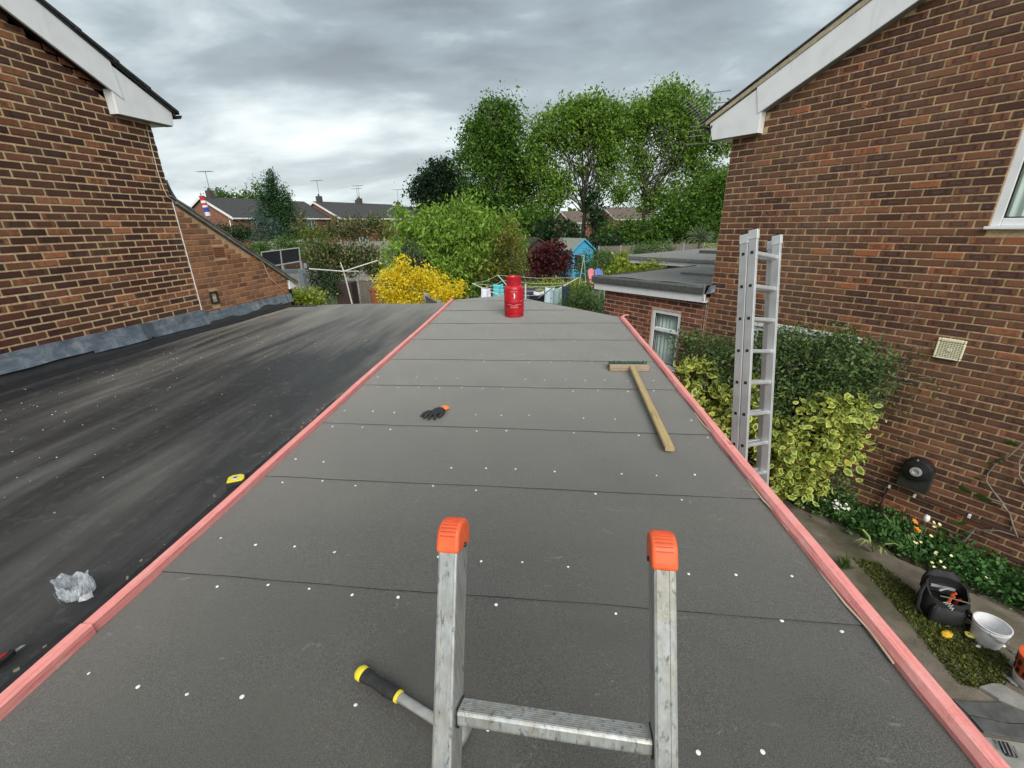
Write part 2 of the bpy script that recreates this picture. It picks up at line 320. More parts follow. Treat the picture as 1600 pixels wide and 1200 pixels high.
# ------------------------------------------------------------------ mesh helpers
class MB:
    def __init__(s): s.v = []; s.f = []
    def add(s, vs, fs):
        o = len(s.v); s.v += [tuple(x) for x in vs]; s.f += [tuple(i+o for i in f) for f in fs]; return s
    def box(s, c, size, ax=None):
        c = Vector(c); ax = ax or (Vector((1, 0, 0)), Vector((0, 1, 0)), Vector((0, 0, 1)))
        h = [Vector(a)*d/2 for a, d in zip(ax, size)]
        vs = [c+h[0]*i+h[1]*j+h[2]*k for k in (-1, 1) for j in (-1, 1) for i in (-1, 1)]
        return s.add(vs, [(0, 2, 3, 1), (4, 5, 7, 6), (0, 1, 5, 4), (2, 6, 7, 3), (0, 4, 6, 2), (1, 3, 7, 5)])
    def b2(s, a, b):                                # box from two corners
        a = Vector(a); b = Vector(b); return s.box((a+b)/2, [abs(x) for x in (b-a)])
    def bar(s, a, b, w, h, up=(0, 0, 1)):           # box beam from a to b
        a = Vector(a); b = Vector(b); d = (b-a); L = d.length; d.normalize()
        x = d.cross(Vector(up))
        if x.length < 1e-4: x = d.cross(Vector((1, 0, 0)))
        x.normalize(); z = x.cross(d); return s.box((a+b)/2, (w, L, h), (x, d, z))
    def tube(s, pts, r, n=8, cap=True):
        pts = [Vector(p) for p in pts]; m = len(pts)
        rs = r if isinstance(r, (list, tuple)) else [r]*m
        vs = []; px = None
        for i, p in enumerate(pts):
            d = (pts[min(i+1, m-1)]-pts[max(i-1, 0)]).normalized()
            x = (px - d*px.dot(d)) if px else d.orthogonal()
            if x.length < 1e-5: x = d.orthogonal()
            x.normalize(); px = x; y = d.cross(x)
            vs += [p+(x*math.cos(2*math.pi*k/n)+y*math.sin(2*math.pi*k/n))*rs[i] for k in range(n)]
        fs = [(i*n+k, i*n+(k+1) % n, (i+1)*n+(k+1) % n, (i+1)*n+k) for i in range(m-1) for k in range(n)]
        if cap: fs += [tuple(range(n))[::-1], tuple((m-1)*n+k for k in range(n))]
        return s.add(vs, fs)
    def lathe(s, prof, n=28, c=(0, 0, 0), ax=None, sx=1, sy=1):
        c = Vector(c); A = ax or (Vector((1, 0, 0)), Vector((0, 1, 0)), Vector((0, 0, 1)))
        vs = [c+(A[0]*math.cos(2*math.pi*k/n)*sx+A[1]*math.sin(2*math.pi*k/n)*sy)*r+A[2]*z for r, z in prof for k in range(n)]
        m = len(prof); fs = [(i*n+k, i*n+(k+1) % n, (i+1)*n+(k+1) % n, (i+1)*n+k) for i in range(m-1) for k in range(n)]
        fs += [tuple(range(n))[::-1], tuple((m-1)*n+k for k in range(n))]
        return s.add(vs, fs)
    def prism(s, poly, d):                          # planar polygon (3-D points) extruded by vector d
        p = [Vector(x) for x in poly]; n = len(p); d = Vector(d)
        return s.add(p+[q+d for q in p], [tuple(range(n))[::-1], tuple(range(n, 2*n))]+[(i, (i+1) % n, n+(i+1) % n, n+i) for i in range(n)])
    def build(s, name, m, parent=None, smooth=False, bevel=0, seg=2):
        me = bpy.data.meshes.new(name); me.from_pydata(s.v, [], s.f)
        bm = bmesh.new(); bm.from_mesh(me); bmesh.ops.recalc_face_normals(bm, faces=bm.faces); bm.to_mesh(me); bm.free()
        me.materials.append(m)
        if smooth:
            for p in me.polygons: p.use_smooth = True
            try: me.set_sharp_from_angle(angle=math.radians(40))
            except Exception: pass
        o = bpy.data.objects.new(name, me); C.objects.link(o)
        if parent: o.parent = parent
        if bevel:
            b = o.modifiers.new('bevel', 'BEVEL'); b.width = bevel; b.segments = seg; b.limit_method = 'ANGLE'; b.angle_limit = math.radians(35)
        return o
def tag(o, label, cat=None, group=None, kind=None):
    if label: o['label'] = label
    if cat: o['category'] = cat
    if group: o['group'] = group
    if kind: o['kind'] = kind
    return o
def thing(name, label, cat, loc=(0, 0, 0), rz=0, group=None):
    o = bpy.data.objects.new(name, None); C.objects.link(o); o.empty_display_size = .2
    o.location = loc; o.rotation_euler = (0, 0, rz); return tag(o, label, cat, group)
def struct(o): o['kind'] = 'structure'; return o
def leaves(name, pts, L, Wd, m, parent=None, bias=(0, 0, 0), fold=.2, jit=.35, outc=None, hexa=False):
    """one mesh of kite shaped leaves at pts"""
    pts = np.asarray(pts, np.float32); n = len(pts)
    d = rng.normal(size=(n, 3)); d /= np.linalg.norm(d, axis=1)[:, None]
    d += np.asarray(bias)
    if outc is not None:
        o = pts-np.asarray(outc); o /= np.linalg.norm(o, axis=1)[:, None]+1e-6; d += o*.7
    d /= np.linalg.norm(d, axis=1)[:, None]
    q = rng.normal(size=(n, 3)); w_ = np.cross(d, q); w_ /= np.linalg.norm(w_, axis=1)[:, None]+1e-6
    nn = np.cross(d, w_)
    s = (1+jit*rng.normal(size=n)).clip(.45, 1.9)[:, None]
    A = pts; Bv = pts+(d*.42*L+w_*Wd*.5+nn*fold*Wd)*s; D = pts+(d*.42*L-w_*Wd*.5+nn*fold*Wd)*s; T = pts+d*L*s
    if hexa:
        K = 6; f2 = lambda t, w2, sg: pts+(d*t*L+w_*sg*Wd*w2+nn*fold*Wd*w2*2-nn*(t**2)*L*.15)*s
        v = np.stack([A, f2(.22, .38, 1), f2(.6, .46, 1), T-nn*L*.2*s, f2(.6, .46, -1), f2(.22, .38, -1)], 1).reshape(-1, 3); UV = [.5, 0, .88, .22, .95, .6, .5, 1, .05, .6, .12, .22]
    else:
        K = 4; v = np.stack([A, Bv, T, D], 1).reshape(-1, 3); UV = [.0, .0, 1, 0, 1, 1, 0, 1]
    me = bpy.data.meshes.new(name); me.vertices.add(K*n); me.vertices.foreach_set('co', v.astype(np.float32).ravel())
    me.loops.add(K*n); me.loops.foreach_set('vertex_index', np.arange(K*n, dtype=np.int32))
    me.polygons.add(n); me.polygons.foreach_set('loop_start', np.arange(0, K*n, K, dtype=np.int32)); me.polygons.foreach_set('loop_total', np.full(n, K, np.int32))
    me.update(calc_edges=True)
    a = me.attributes.new('rnd', 'FLOAT', 'FACE'); a.data.foreach_set('value', rng.random(n).astype(np.float32))
    uv = me.uv_layers.new(name='UVMap'); uv.data.foreach_set('uv', np.tile(np.array(UV, np.float32), n))
    me.materials.append(m); o = bpy.data.objects.new(name, me); C.objects.link(o)
    if parent: o.parent = parent
    return o
def cloud(lobes, ncl, per, crad, shell=.55):
    """leaf points: clusters spread through ellipsoid lobes [(c, (rx,ry,rz))], denser to the outside"""
    vol = np.array([l[1][0]*l[1][1]*l[1][2] for l in lobes])**(2/3); vol /= vol.sum()
    P = []; Cs = []
    for (c, r), f in zip(lobes, vol):
        k = max(3, int(ncl*f)); d = rng.normal(size=(k, 3)); d /= np.linalg.norm(d, axis=1)[:, None]
        rad = shell+(1-shell)*rng.random(k)**.6; rad *= (1+.10*rng.normal(size=k))
        cc = np.asarray(c)+d*rad[:, None]*np.asarray(r); Cs.append(cc)
        m = np.maximum(2, (per*(.5+rng.random(k))).astype(int))
        idx = np.repeat(np.arange(k), m)
        cr = crad*(.6+.8*rng.random(k))
        P.append(cc[idx]+rng.normal(size=(len(idx), 3))*cr[idx][:, None]*np.array([1, 1, .75]))
    return np.concatenate(P), np.concatenate(Cs)
def limb(mb, a, b, r0, r1, wob=.06, n=5, seg=5):
    a = Vector(a); b = Vector(b); L = (b-a).length; pts = []; rs = []
    for i in range(seg+1):
        t = i/seg; p = a.lerp(b, t)
        if 0 < i < seg: p += Vector(rng.normal(size=3))*L*wob*.5
        p.z += math.sin(t*math.pi)*L*.05; pts.append(p); rs.append(r0+(r1-r0)*t)
    mb.tube(pts, rs, n); return pts
def tree(name, label, cat, base, fork, lobes, ncl, per, crad, leaf, m, bark=None, r0=.25, nl=14, group=None, shell=.5, bias=(0, 0, -.25), wfac=.5, stems=1, sub=3, hexa=False):
    t = thing(name, label, cat, base, 0, group); b = Vector(base)
    pts, cs = cloud(lobes, ncl, per, crad, shell)
    mb = MB()
    for s in range(stems):
        off = Vector((rng.normal()*r0*1.5, rng.normal()*r0*1.5, 0)) if stems > 1 else Vector((0, 0, 0))
        f = b+off*2+Vector((0, 0, fork)); tp = limb(mb, b+off, f, r0, r0*.62, .03, 8, 5)
        idx = rng.choice(len(cs), min(nl, len(cs)), replace=False)
        for i in idx:
            st = tp[-1-int(rng.integers(0, 3))]; e_ = Vector(cs[i]); mid = limb(mb, st, e_, r0*.3, r0*.05, .14, 5, 5)
            for _ in range(sub):
                dd = np.linalg.norm(cs-np.array(e_), axis=1); j = int(np.argsort(dd)[1+int(rng.integers(0, 6))]) if len(cs) > 7 else 0
                limb(mb, mid[2+int(rng.integers(0, 3))], cs[j], r0*.13, r0*.03, .1, 4, 3)
    mb.v = [tuple(Vector(v)-b) for v in mb.v]; mb.build('trunk', bark or L_BARK, t, True)
    leaves('crown', pts-np.array(b), leaf, leaf*wfac, m, t, bias, hexa=hexa)
    return t
def pxl(Y, lst, dep=.8, deps=None):
    """ellipsoid lobes from photo outlines (px, py, rx, ry) at distance Y"""
    r = []
    for q in lst:
        px, py, rx, ry = q[:4]; yy = Y+(q[4] if len(q) > 4 else 0)
        c = atY(px, py, yy); k = proj(c)[2]/F
        r.append((np.array(c), (rx*k, (rx+ry)/2*k*dep, ry*k)))
    return r
# ------------------------------------------------------------------ brick walls
BV = []                                             # shared full-brick meshes
def brick_geo(w_, h, jit=0.):
    b = .0045; D = .012
    def rect(x, z, y): return [(-x, y, -z), (x, y, -z), (x, y, z), (-x, y, z)]
    j = lambda: random.uniform(-jit, jit)
    v = rect(w_/2, h/2, D)+rect(w_/2, h/2, b*.6)+[(a+j(), c+j()*.5, d+j()) for a, c, d in rect(w_/2-b, h/2-b, 0)]
    f = [(8, 9, 10, 11)]+[(i, (i+1) % 4, 4+(i+1) % 4, 4+i) for i in range(4)]+[(4+i, 4+(i+1) % 4, 8+(i+1) % 4, 8+i) for i in range(4)]
    return v, f
def finish_brick_mesh(me, v, w_, h):
    pass
for i in range(6):
    v, f = brick_geo(.209, .060, .0024); me = bpy.data.meshes.new('brick'); me.from_pydata(v, [], f)
    uv = me.uv_layers.new(name='UVMap')
    for l in me.loops: p = v[l.vertex_index]; uv.data[l.index].uv = (p[0]/.209+.5, p[2]/.060+.5)
    BV.append(me)
BVM = {}
def brick_wall(parent, x0, x1, z0, top, holes, bm_, budget, phase=0., zphase=0., yoff=0., bw=.209, bh=.060):
    """stretcher bond on the parent's local x-z plane, outside towards -y"""
    full = []; jv = []; jf = []; jc = []; juv = []
    mw = parent.matrix_world
    k0 = int(math.floor((z0-zphase)/.075))
    for k in range(k0, k0+140):
        z = zphase+k*.075+.0375
        if z < z0+.03: continue
        sh = (.1125 if k % 2 else 0)+phase
        i0 = int(math.floor((x0-sh)/.225))
        any_ = False
        for i in range(i0, int((x1-sh)/.225)+2):
            segs = [(max(x0, sh+i*.225+.005), min(x1, sh+i*.225+.22))]
            for (a, b, c, d) in holes:
                if c-.03 < z < d+.03:
                    ns = []
                    for s, e_ in segs:
                        if e_ <= a or s >= b: ns.append((s, e_))
                        else:
                            if s < a-.01: ns.append((s, a-.004))
                            if e_ > b+.01: ns.append((b+.004, e_))
                    segs = ns
            for s, e_ in segs:
                if e_-s < .03: continue
                xc = (s+e_)/2
                if z > top(xc): continue
                pr = random.uniform(-.0025, .002); c3 = (random.random(), random.random(), random.random())
                if e_-s > .21: full.append((xc, z, pr, c3))
                else: full.append((xc, z, pr, c3, e_-s))
    def area(b):
        P = mw @ Vector((b[0], yoff, b[1])); x, y, d = proj(P)
        if d <= .2 or not (0 < x < 1600 and 0 < y < 1200): return -1
        Q = mw @ Vector((b[0]+.1, yoff, b[1])); x2, y2, _ = proj(Q); Q = mw @ Vector((b[0], yoff, b[1]+.03)); x3, y3, _ = proj(Q)
        return abs((x2-x)*(y3-y)-(x3-x)*(y2-y))
    cand = sorted([b for b in full if len(b) == 4], key=area, reverse=True)[:budget]
    ids = set(id(b) for b in cand if area(b) > 0)
    for b in full:
        if id(b) in ids:
            n = random.randrange(6); key = (n, bm_.name)
            if key not in BVM:
                me = BV[n].copy(); me.materials.clear(); me.materials.append(bm_); BVM[key] = me
            o = bpy.data.objects.new('brick', BVM[key]); o.scale = (bw/.209, 1, bh/.060); o.location = (b[0], yoff+b[2]-.008, b[1]); o.color = (*b[3], 1); o.parent = parent; C.objects.link(o)
        else:
            w_ = (b[4] if len(b) == 5 else .215)-(.215-bw)
            v, f = brick_geo(w_, bh, .0024); o = len(jv)
            jv += [(x+b[0], y+yoff+b[2]-.008, z+b[1]) for x, y, z in v]; jf += [tuple(i+o for i in q) for q in f]
            jc += [(*b[3], 1)]*len(f); juv += [[(v[i][0]/w_+.5, v[i][2]/bh+.5) for i in q] for q in f]
    if jv:
        me = bpy.data.meshes.new('brickwork'); me.from_pydata(jv, [], jf); me.materials.append(bm_)
        a = me.attributes.new('rnd', 'FLOAT_COLOR', 'FACE'); a.data.foreach_set('color', np.array(jc, np.float32).ravel())
        uv = me.uv_layers.new(name='UVMap'); uv.data.foreach_set('uv', np.array([u for q in juv for p in q for u in p], np.float32))
        o = bpy.data.objects.new('brickwork', me); C.objects.link(o); o.parent = parent; o['kind'] = 'stuff'; o.color = (0, 0, 0, 1)
    bpy.context.view_layer.update()
def wall_sheet(mb, x0, x1, z0, z1, holes, y0, y1):
    """rectangular slab with rectangular holes"""
    xs = sorted({x0, x1, *[h[0] for h in holes], *[h[1] for h in holes]}); zs = sorted({z0, z1, *[h[2] for h in holes], *[h[3] for h in holes]})
    for a, b in zip(xs, xs[1:]):
        for c, d in zip(zs, zs[1:]):
            if any(h[0] <= (a+b)/2 <= h[1] and h[2] <= (c+d)/2 <= h[3] for h in holes): continue
            mb.b2((a, y0, c), (b, y1, d))
def window(parent, x0, x1, z0, z1, y, fw=.055, mull=(), trans=(), curtain=True, label=None, name='window'):
    """white frame, sash beads, panes and curtain in a hole of the parent's x-z wall; y is the front of the frame"""
    w_ = MB(); d = .06
    w_.b2((x0, y, z0), (x0+fw, y+d, z1)); w_.b2((x1-fw, y, z0), (x1, y+d, z1)); w_.b2((x0+fw, y, z0), (x1-fw, y+d, z0+fw)); w_.b2((x0+fw, y, z1-fw), (x1-fw, y+d, z1))
    xs = [x0+fw, *mull, x1-fw]; zs = [z0+fw, *trans, z1-fw]
    for mx_ in mull: w_.b2((mx_-.03, y+.001, z0+fw), (mx_+.03, y+d, z1-fw))
    for tz in trans: w_.b2((x0+fw, y+.002, tz-.03), (x1-fw, y+d, tz+.03))
    fr = w_.build(name, WHITE, parent, bevel=.006)
    if label: fr['label'] = label
    for a, b in zip(xs, xs[1:]):
        for c, d_ in zip(zs, zs[1:]):
            a_, b_, c_, e_ = a-.005, b+.005, c-.005, d_+.005
            MB().add([(a_, y+.031, c_), (b_, y+.031, c_), (b_, y+.031, e_), (a_, y+.031, e_)], [(0, 1, 2, 3)]).build('pane', GLASS, fr)
            g = MB(); q = .012
            for p1, p2 in (((a, y+.012, c), (a+q, y+.027, d_)), ((b-q, y+.012, c), (b, y+.027, d_)), ((a+q, y+.012, c), (b-q, y+.027, c+q)), ((a+q, y+.012, d_-q), (b-q, y+.027, d_))): g.b2(p1, p2)
            g.build('gasket', BLACK, fr)
    if curtain:
        n = int((x1-x0)/.012); vs = []; fs = []
        for i in range(n+1):
            x = x0+.03+(x1-x0-.06)*i/n; yy = y+.11+.014*math.sin(i*.9)+.006*math.sin(i*.37+1)
            vs += [(x, yy, z0+.02), (x+.006*math.sin(i*.2), yy, z1-.02)]
        for i in range(n): fs.append((2*i, 2*i+2, 2*i+3, 2*i+1))
        MB().add(vs, fs).build('curtain', CURT, fr, True)
    MB().b2((x0-.02, y+.17, z0-.02), (x1+.02, y+.18, z1+.02)).build('room_back', DARKROOM, fr)
    return fr

# ================================================================== SETTING: ground
def _ground(t, p):
    g = G(t); v = g.coord('World')
    c = g.ramp(g.noise(v, .35, 6), [(.3, (.035, .06, .015)), (.55, (.06, .10, .022)), (.75, (.10, .10, .04))])
    c = g.mix(g.ramp(g.noise(v, 3, 4), [(.5, 0.), (.75, .5)]), c, (.05, .04, .025))
    g.set(p.inputs['Base Color'], c); p.inputs['Roughness'].default_value = 1.
    g.set(p.inputs['Normal'], g.bump(g.noise(v, 20, 5), .8, .05))
GROUND = mat('garden_ground', _ground)
struct(MB().add([(-400, -300, 0), (400, -300, 0), (400, 900, 0), (-400, 900, 0)], [(0, 1, 2, 3)]).build('ground', GROUND))
def gridmesh(x0, x1, y0, y1, nx, ny, zf, xf=None):
    vs = []; fs = []
    for j in range(ny+1):
        for i in range(nx+1):
            x = x0+(x1-x0)*i/nx; y = y0+(y1-y0)*j/ny
            if xf: x = xf(i/nx, y)
            vs.append((x, y, zf(x, y)))
    for j in range(ny):
        for i in range(nx): a = j*(nx+1)+i; fs.append((a, a+1, a+nx+2, a+nx+1))
    return MB().add(vs, fs)
def _path(t, p):
    g = G(t); v = g.coord('World')
    c = g.ramp(g.noise(v, 5, 7, .6), [(.3, (.095, .078, .058)), (.6, (.165, .14, .108)), (.8, (.24, .215, .18))])
    c = g.mix(g.ramp(g.noise(v, 90, 3), [(.55, 0.), (.75, .5)]), c, (.23, .21, .18))
    c = g.mix(g.ramp(g.noise(v, 1.6, 6), [(.5, 0.), (.62, .6)]), c, (.05, .052, .02))
    g.set(p.inputs['Base Color'], c); p.inputs['Roughness'].default_value = .95; g.set(p.inputs['Normal'], g.bump(g.noise(v, 60, 4), .5, .01))
PATH = mat('dirty_path', _path)
struct(gridmesh(1.1, 8, -1.5, 11, 1, 1, lambda x, y: .004).build('path', PATH))
SOIL = plain('soil', (.03, .022, .015), 1., .4, 12, bump=1., kind='World')
def rl(s, outw, z): p = RC+RU*s-RN*outw; return Vector((p[0], p[1], z))
sb = MB(); nn = 40; top = []
for i in range(nn+1):
    s = -2.2+7.4*i/nn; top.append(rl(s, .42+.07*math.sin(i*.9)+.05*math.sin(i*2.3)+(.12 if s > 2.5 else 0), .05))
back = [rl(-2.2+7.4*i/nn, -.001, .06) for i in range(nn+1)]
low = [Vector((p.x, p.y, .003))-Vector((RN[0], RN[1], 0))*.03 for p in top]
sb.add(back+top+low, [(i, i+1, nn+2+i, nn+1+i) for i in range(nn)]+[(nn+1+i, nn+2+i, 2*nn+3+i, 2*nn+2+i) for i in range(nn)])
struct(sb.build('flower_bed', SOIL))

# ================================================================== garage with the new roof
def DZ(y): return 2.2+.008*y
KL, KR = -1.512, 1.085                       # inner faces of the kerbs
FA, FB, FC = (-1.51, 7.52), (-.62, 8.0), (1.14, 6.0)
FY = .34                                     # front edge
def far_y(x):
    return FA[1]+(x-FA[0])/(FB[0]-FA[0])*(FB[1]-FA[1]) if x < FB[0] else FB[1]+(x-FB[0])/(FC[0]-FB[0])*(FC[1]-FB[1])
gar = thing('garage', 'flat roofed garage with new grey underlay and pink timber edges', 'garage', (0, 0, 0))
def gpoly(i): return [(KL-.04+i, FY+i), (KR+.05-i, FY+i), (KR+.05-i, far_y(1.1)-i), (FB[0], FB[1]-i), (KL-.04+i, far_y(KL)-i)]
dk = MB(); P_ = gpoly(0); n = len(P_)
dk.add([(x, y, DZ(y)) for x, y in P_]+[(x, y, DZ(y)-.14) for x, y in P_], [tuple(range(n)), tuple(range(n, 2*n))[::-1]]+[(i, (i+1) % n, n+(i+1) % n, n+i) for i in range(n)])
dk.build('deck', plain('deck_board', (.12, .085, .05), .9, .2), gar)
MB().prism([(x, y, 0) for x, y in gpoly(.05)], (0, 0, 2.05)).build('wall', FARBRICK, gar)
seams = [(FY, FY), (1.255, 1.14), (1.945, 1.835), (2.61, 2.5), (3.35, 3.27), (4.07, 4.0), (4.83, 4.79), (5.66, 5.66), (6.55, 6.55), (7.4, 7.4)]
for k, (a, b) in enumerate(seams):
    a2, b2 = seams[k+1] if k+1 < len(seams) else (9, 9)
    nx, ny = 46, 12; vs = []; fs = []
    wv = rng.normal(size=4)
    for j in range(ny+1):
        for i in range(nx+1):
            x = KL-.002+(KR+.004-KL)*i/nx; u = i/nx
            ya = a+(b-a)*u+.0025*math.sin(u*11+k)+.0008*math.sin(u*47+k*2); yb = a2+(b2-a2)*u+.05
            ya = min(ya, far_y(x)); yb = min(yb, far_y(x))
            t = j/ny; y = ya+(yb-ya)*t
            z = DZ(y)+.009-.0055*t+.0012*math.sin(x*5+k+wv[0])*math.sin(y*6+wv[1])+.0006*math.sin(x*13+y*9+wv[2])
            if t > 0 and t < 1: pass
            vs.append((x, y, z))
    for j in range(ny):
        for i in range(nx): q = j*(nx+1)+i; fs.append((q, q+1, q+nx+2, q+nx+1))
    if a < 7.9:
        o = MB().add(vs, fs).build('underlay_sheet', UNDER, gar, True)
        # dark strip on the lap edge facing the ladder, its gap shadow painted in
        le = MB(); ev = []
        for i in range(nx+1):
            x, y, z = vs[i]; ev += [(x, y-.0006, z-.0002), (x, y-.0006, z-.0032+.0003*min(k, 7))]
        if k: le.add(ev, [(2*i, 2*i+1, 2*i+3, 2*i+2) for i in range(nx)]); le.build('lap_edge_shade', plain('lap_shadow_dark', (.04, .039, .037), .8, .9, 5), o)
# clout nails
nm = MB().lathe([(.0001, .0), (.0058, .0), (.0058, .001), (.0035, .0018), (.0001, .0026)], 10); n0 = nm.build('nail_head', plain('galvanised_nail', (.78, .79, .79), .45, .05), gar, True)
npos = []
for k, (a, b) in enumerate(seams):
    for row in (0, 1):
        if k == 0 and row == 0: ya, yb = .83, .72
        elif row == 0: ya, yb = a-.035, b-.035
        else:
            a2, b2 = seams[min(k+1, len(seams)-1)]; ya, yb = a+(a2-a)*.26, b+(b2-b)*.26
            if k == 0: continue
        x = KL+.05+random.random()*.1
        while x < KR-.03:
            u = (x-KL)/(KR-KL); y = ya+(yb-ya)*u+random.gauss(0, .012)
            if y < far_y(x)-.1 and y < 6.4 and random.random() < .78: npos.append((x, y))
            x += random.uniform(.165, .235)
def under_z(x, y):
    u = (x-KL)/(KR-KL); z = DZ(y)
    for k in range(len(seams)):
        a, b = seams[k]; a2, b2 = seams[k+1] if k+1 < len(seams) else (9, 9)
        ya = a+(b-a)*u; yb = a2+(b2-a2)*u+.05
        if ya <= y <= yb+.01: z = max(z, DZ(y)+.009-.0055*(y-ya)/(yb-ya))
    return z
for i, (x, y) in enumerate(npos):
    o = n0 if i == 0 else n0.copy()
    if i: C.objects.link(o)
    s = random.uniform(.8, 1.15); o.scale = (s, s, 1); o.location = (x, y, under_z(x, y)+.0005); o.rotation_euler = (random.gauss(0, .1), random.gauss(0, .1), 0)
# pink kerb battens
def kerb(x0, x1, y0, y1, name='kerb_batten', hgt=.046, rag=.0, side=1):
    ny = 60; vs = []
    for j in range(ny+1):
        y = y0+(y1-y0)*j/ny; dx = .0035*math.sin(y*1.7+x0)+.0015*math.sin(y*5)
        r = rag*(math.sin(y*7.3)+.6*math.sin(y*17.1+1)+.5*math.sin(y*3.1)); z = DZ(y)-.004
        a, b = x0+dx, x1+dx
        if side > 0: vs += [(a+r, y, z+.004), (a+r*.4, y, z+hgt*.6), (a+.014, y, z+hgt), (b-.004, y, z+hgt), (b, y, z+hgt-.004), (b, y, z)]
        else: vs += [(b, y, z), (b, y, z+hgt-.004), (b-.004, y, z+hgt), (a+.004, y, z+hgt), (a, y, z+hgt-.004), (a, y, z)]
    m = 6; fs = [(j*m+i, j*m+(i+1) % m, (j+1)*m+(i+1) % m, (j+1)*m+i) for j in range(ny) for i in range(m)]
    fs += [tuple(range(m)), tuple(ny*m+i for i in range(m))[::-1]]
    return MB().add(vs, fs).build(name, PINK, gar)
yj = .985
kerb(KL-.046, KL, FY, yj-.002, hgt=.05, side=-1)
kerb(KL-.046, KL-.006, yj, 3.9, side=-1); kerb(KL-.045, KL-.003, 3.903, 7.42, side=-1)
kerb(KR, KR+.056, FY, 2.62, rag=.004); kerb(KR+.003, KR+.054, 2.624, 5.93, rag=.003)
# loose turned-up end of the far right batten
MB().tube([(1.12, 5.92, DZ(6)+.02), (1.14, 5.99, DZ(6)+.028), (1.18, 6.03, DZ(6)+.035), (1.22, 6.02, DZ(6)+.034)], [.014, .013, .011, .009], 8).build('batten_offcut', PINK, gar, True)
for y0 in (1.0, 1.6, 2.4): MB().tube([(KR-.004+.006*math.sin(i*2.1), y0+i*.11, DZ(y0)+.014+.004*math.sin(i*1.3)) for i in range(5)], .0035, 5).build('timber_splinter', plain('raw_timber', (.62, .5, .36), .8), gar)

# ================================================================== neighbour's old felt roof on the left
OZ = 2.165
og = thing('old_felt_roof', 'weathered black felt garage roof beside the dark brick gable', 'flat roof', (0, 0, 0))
XE = lambda y: -1.612+.007*math.sin(y*2.3)+.006*math.sin(y*6.1)
XW = lambda y: -5.285+.067*y
def old_z(x, y):
    e_ = x-XE(y); lip = max(0, 1+e_/.045)*.022 if e_ > -.045 else 0
    return OZ+.03*(x+5)/3.4+.006*math.sin(x*1.3+y*.7)+.004*math.sin(x*2.9-y*1.9)+.0025*math.sin(y*4.1+x*3)+lip*(.6+.4*math.sin(y*5))
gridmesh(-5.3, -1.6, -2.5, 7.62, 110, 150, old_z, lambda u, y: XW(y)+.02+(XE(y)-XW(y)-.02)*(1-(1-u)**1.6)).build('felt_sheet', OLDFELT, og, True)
MB().prism([(-5.2, -2.4, 0), (-1.66, -2.4, 0), (-1.66, 7.5, 0), (-4.75, 7.5, 0)], (0, 0, 2.1)).build('wall', FARBRICK, og)
MB().prism([(-4.78, 7.48, 2.03), (-1.63, 7.48, 2.03), (-1.63, 7.625, 2.03), (-4.78, 7.625, 2.03)], (0, 0, .14)).build('edge_trim', BLACKFELT, og)
# ragged black lip against the kerb
rg = MB(); ry = [-.4+8*i/260 for i in range(261)]
wr = rng.normal(size=261)
ev = []
for i, y in enumerate(ry):
    a = XE(y)-.012-.014*abs(math.sin(y*3.7))-.004*abs(wr[i]); ev += [(a, y, OZ+.030), (a+.012, y, OZ+.055+.006*math.sin(y*9)+.002*wr[i]), (-1.585, y, OZ+.060+.003*wr[i]), (-1.566, y, OZ+.012)]
rg.add(ev, [(4*i+k, 4*i+k+1, 4*i+5+k, 4*i+4+k) for i in range(260) for k in range(3)]); rg.build('felt_lip', BLACKFELT, og, True)
# felt upstand against the wall and the lap line in front of it
us = []
for i in range(121):
    y = -2+9.6*i/120; x = XW(y); us += [(x+.012, y, 2.285), (x+.05, y, 2.20), (x+.085, y, OZ+.012), (x+.25+.006*math.sin(y*3), y, OZ+.013), (x+.253+.006*math.sin(y*3), y, OZ+.0)]
MB().add(us, [(5*i+k, 5*i+k+1, 5*i+6+k, 5*i+5+k) for i in range(120) for k in range(4)]).build('felt_upstand', BLACKFELT, og, True)
lp = MB()
for yy, xa, xb in ((6.55, -4.55, -3.1), (7.1, -4.4, -1.7)):
    lp.add([(xa+(xb-xa)*i/30, yy+.05*i/30+.012*math.sin(i*.8)-d_, OZ+.011-.006*(d_ > 0)) for i in range(31) for d_ in (0, .03)], [(2*i, 2*i+2, 2*i+3, 2*i+1) for i in range(30)])
lp.build('felt_lap', OLDFELT, og)
gr_ = MB()
for i in range(90):
    y = random.uniform(.8, 6); x = random.uniform(XW(y)+.15, -1.7); s = random.uniform(.002, .006)
    gr_.box((x, y, old_z(x, y)+s*.4), (s*random.uniform(1, 2.5), s, s*.7), (Vector((math.cos(i), math.sin(i), 0)), Vector((-math.sin(i), math.cos(i), 0)), Vector((0, 0, 1))))
for i in range(170):
    y = random.uniform(.4, 3.6); x = XE(y)-.02-abs(random.gauss(0, .03)); s = random.uniform(.003, .009)
    gr_.box((x, y, old_z(x, y)+s*.3), (s*random.uniform(.6, 2), s, s*.8), (Vector((math.cos(i), math.sin(i), 0)), Vector((-math.sin(i), math.cos(i), 0)), Vector((0, 0, 1))))
tag(gr_.build('grit', plain('grit', (.22, .19, .14), .95, .6, 40), og), None, kind='stuff')

ws_ = MB()
for i in range(150):
    y = random.uniform(1.5, 5.5); x = random.triangular(XW(y)+.2, -1.7, XW(y)+.9); q = random.uniform(.002, .0048)
    ws_.box((x, y, old_z(x, y)+q*.3), (q*random.uniform(1, 2.2), q, q*.5))
tag(ws_.build('paint_specks', PETAL_W, og), None, kind='stuff')
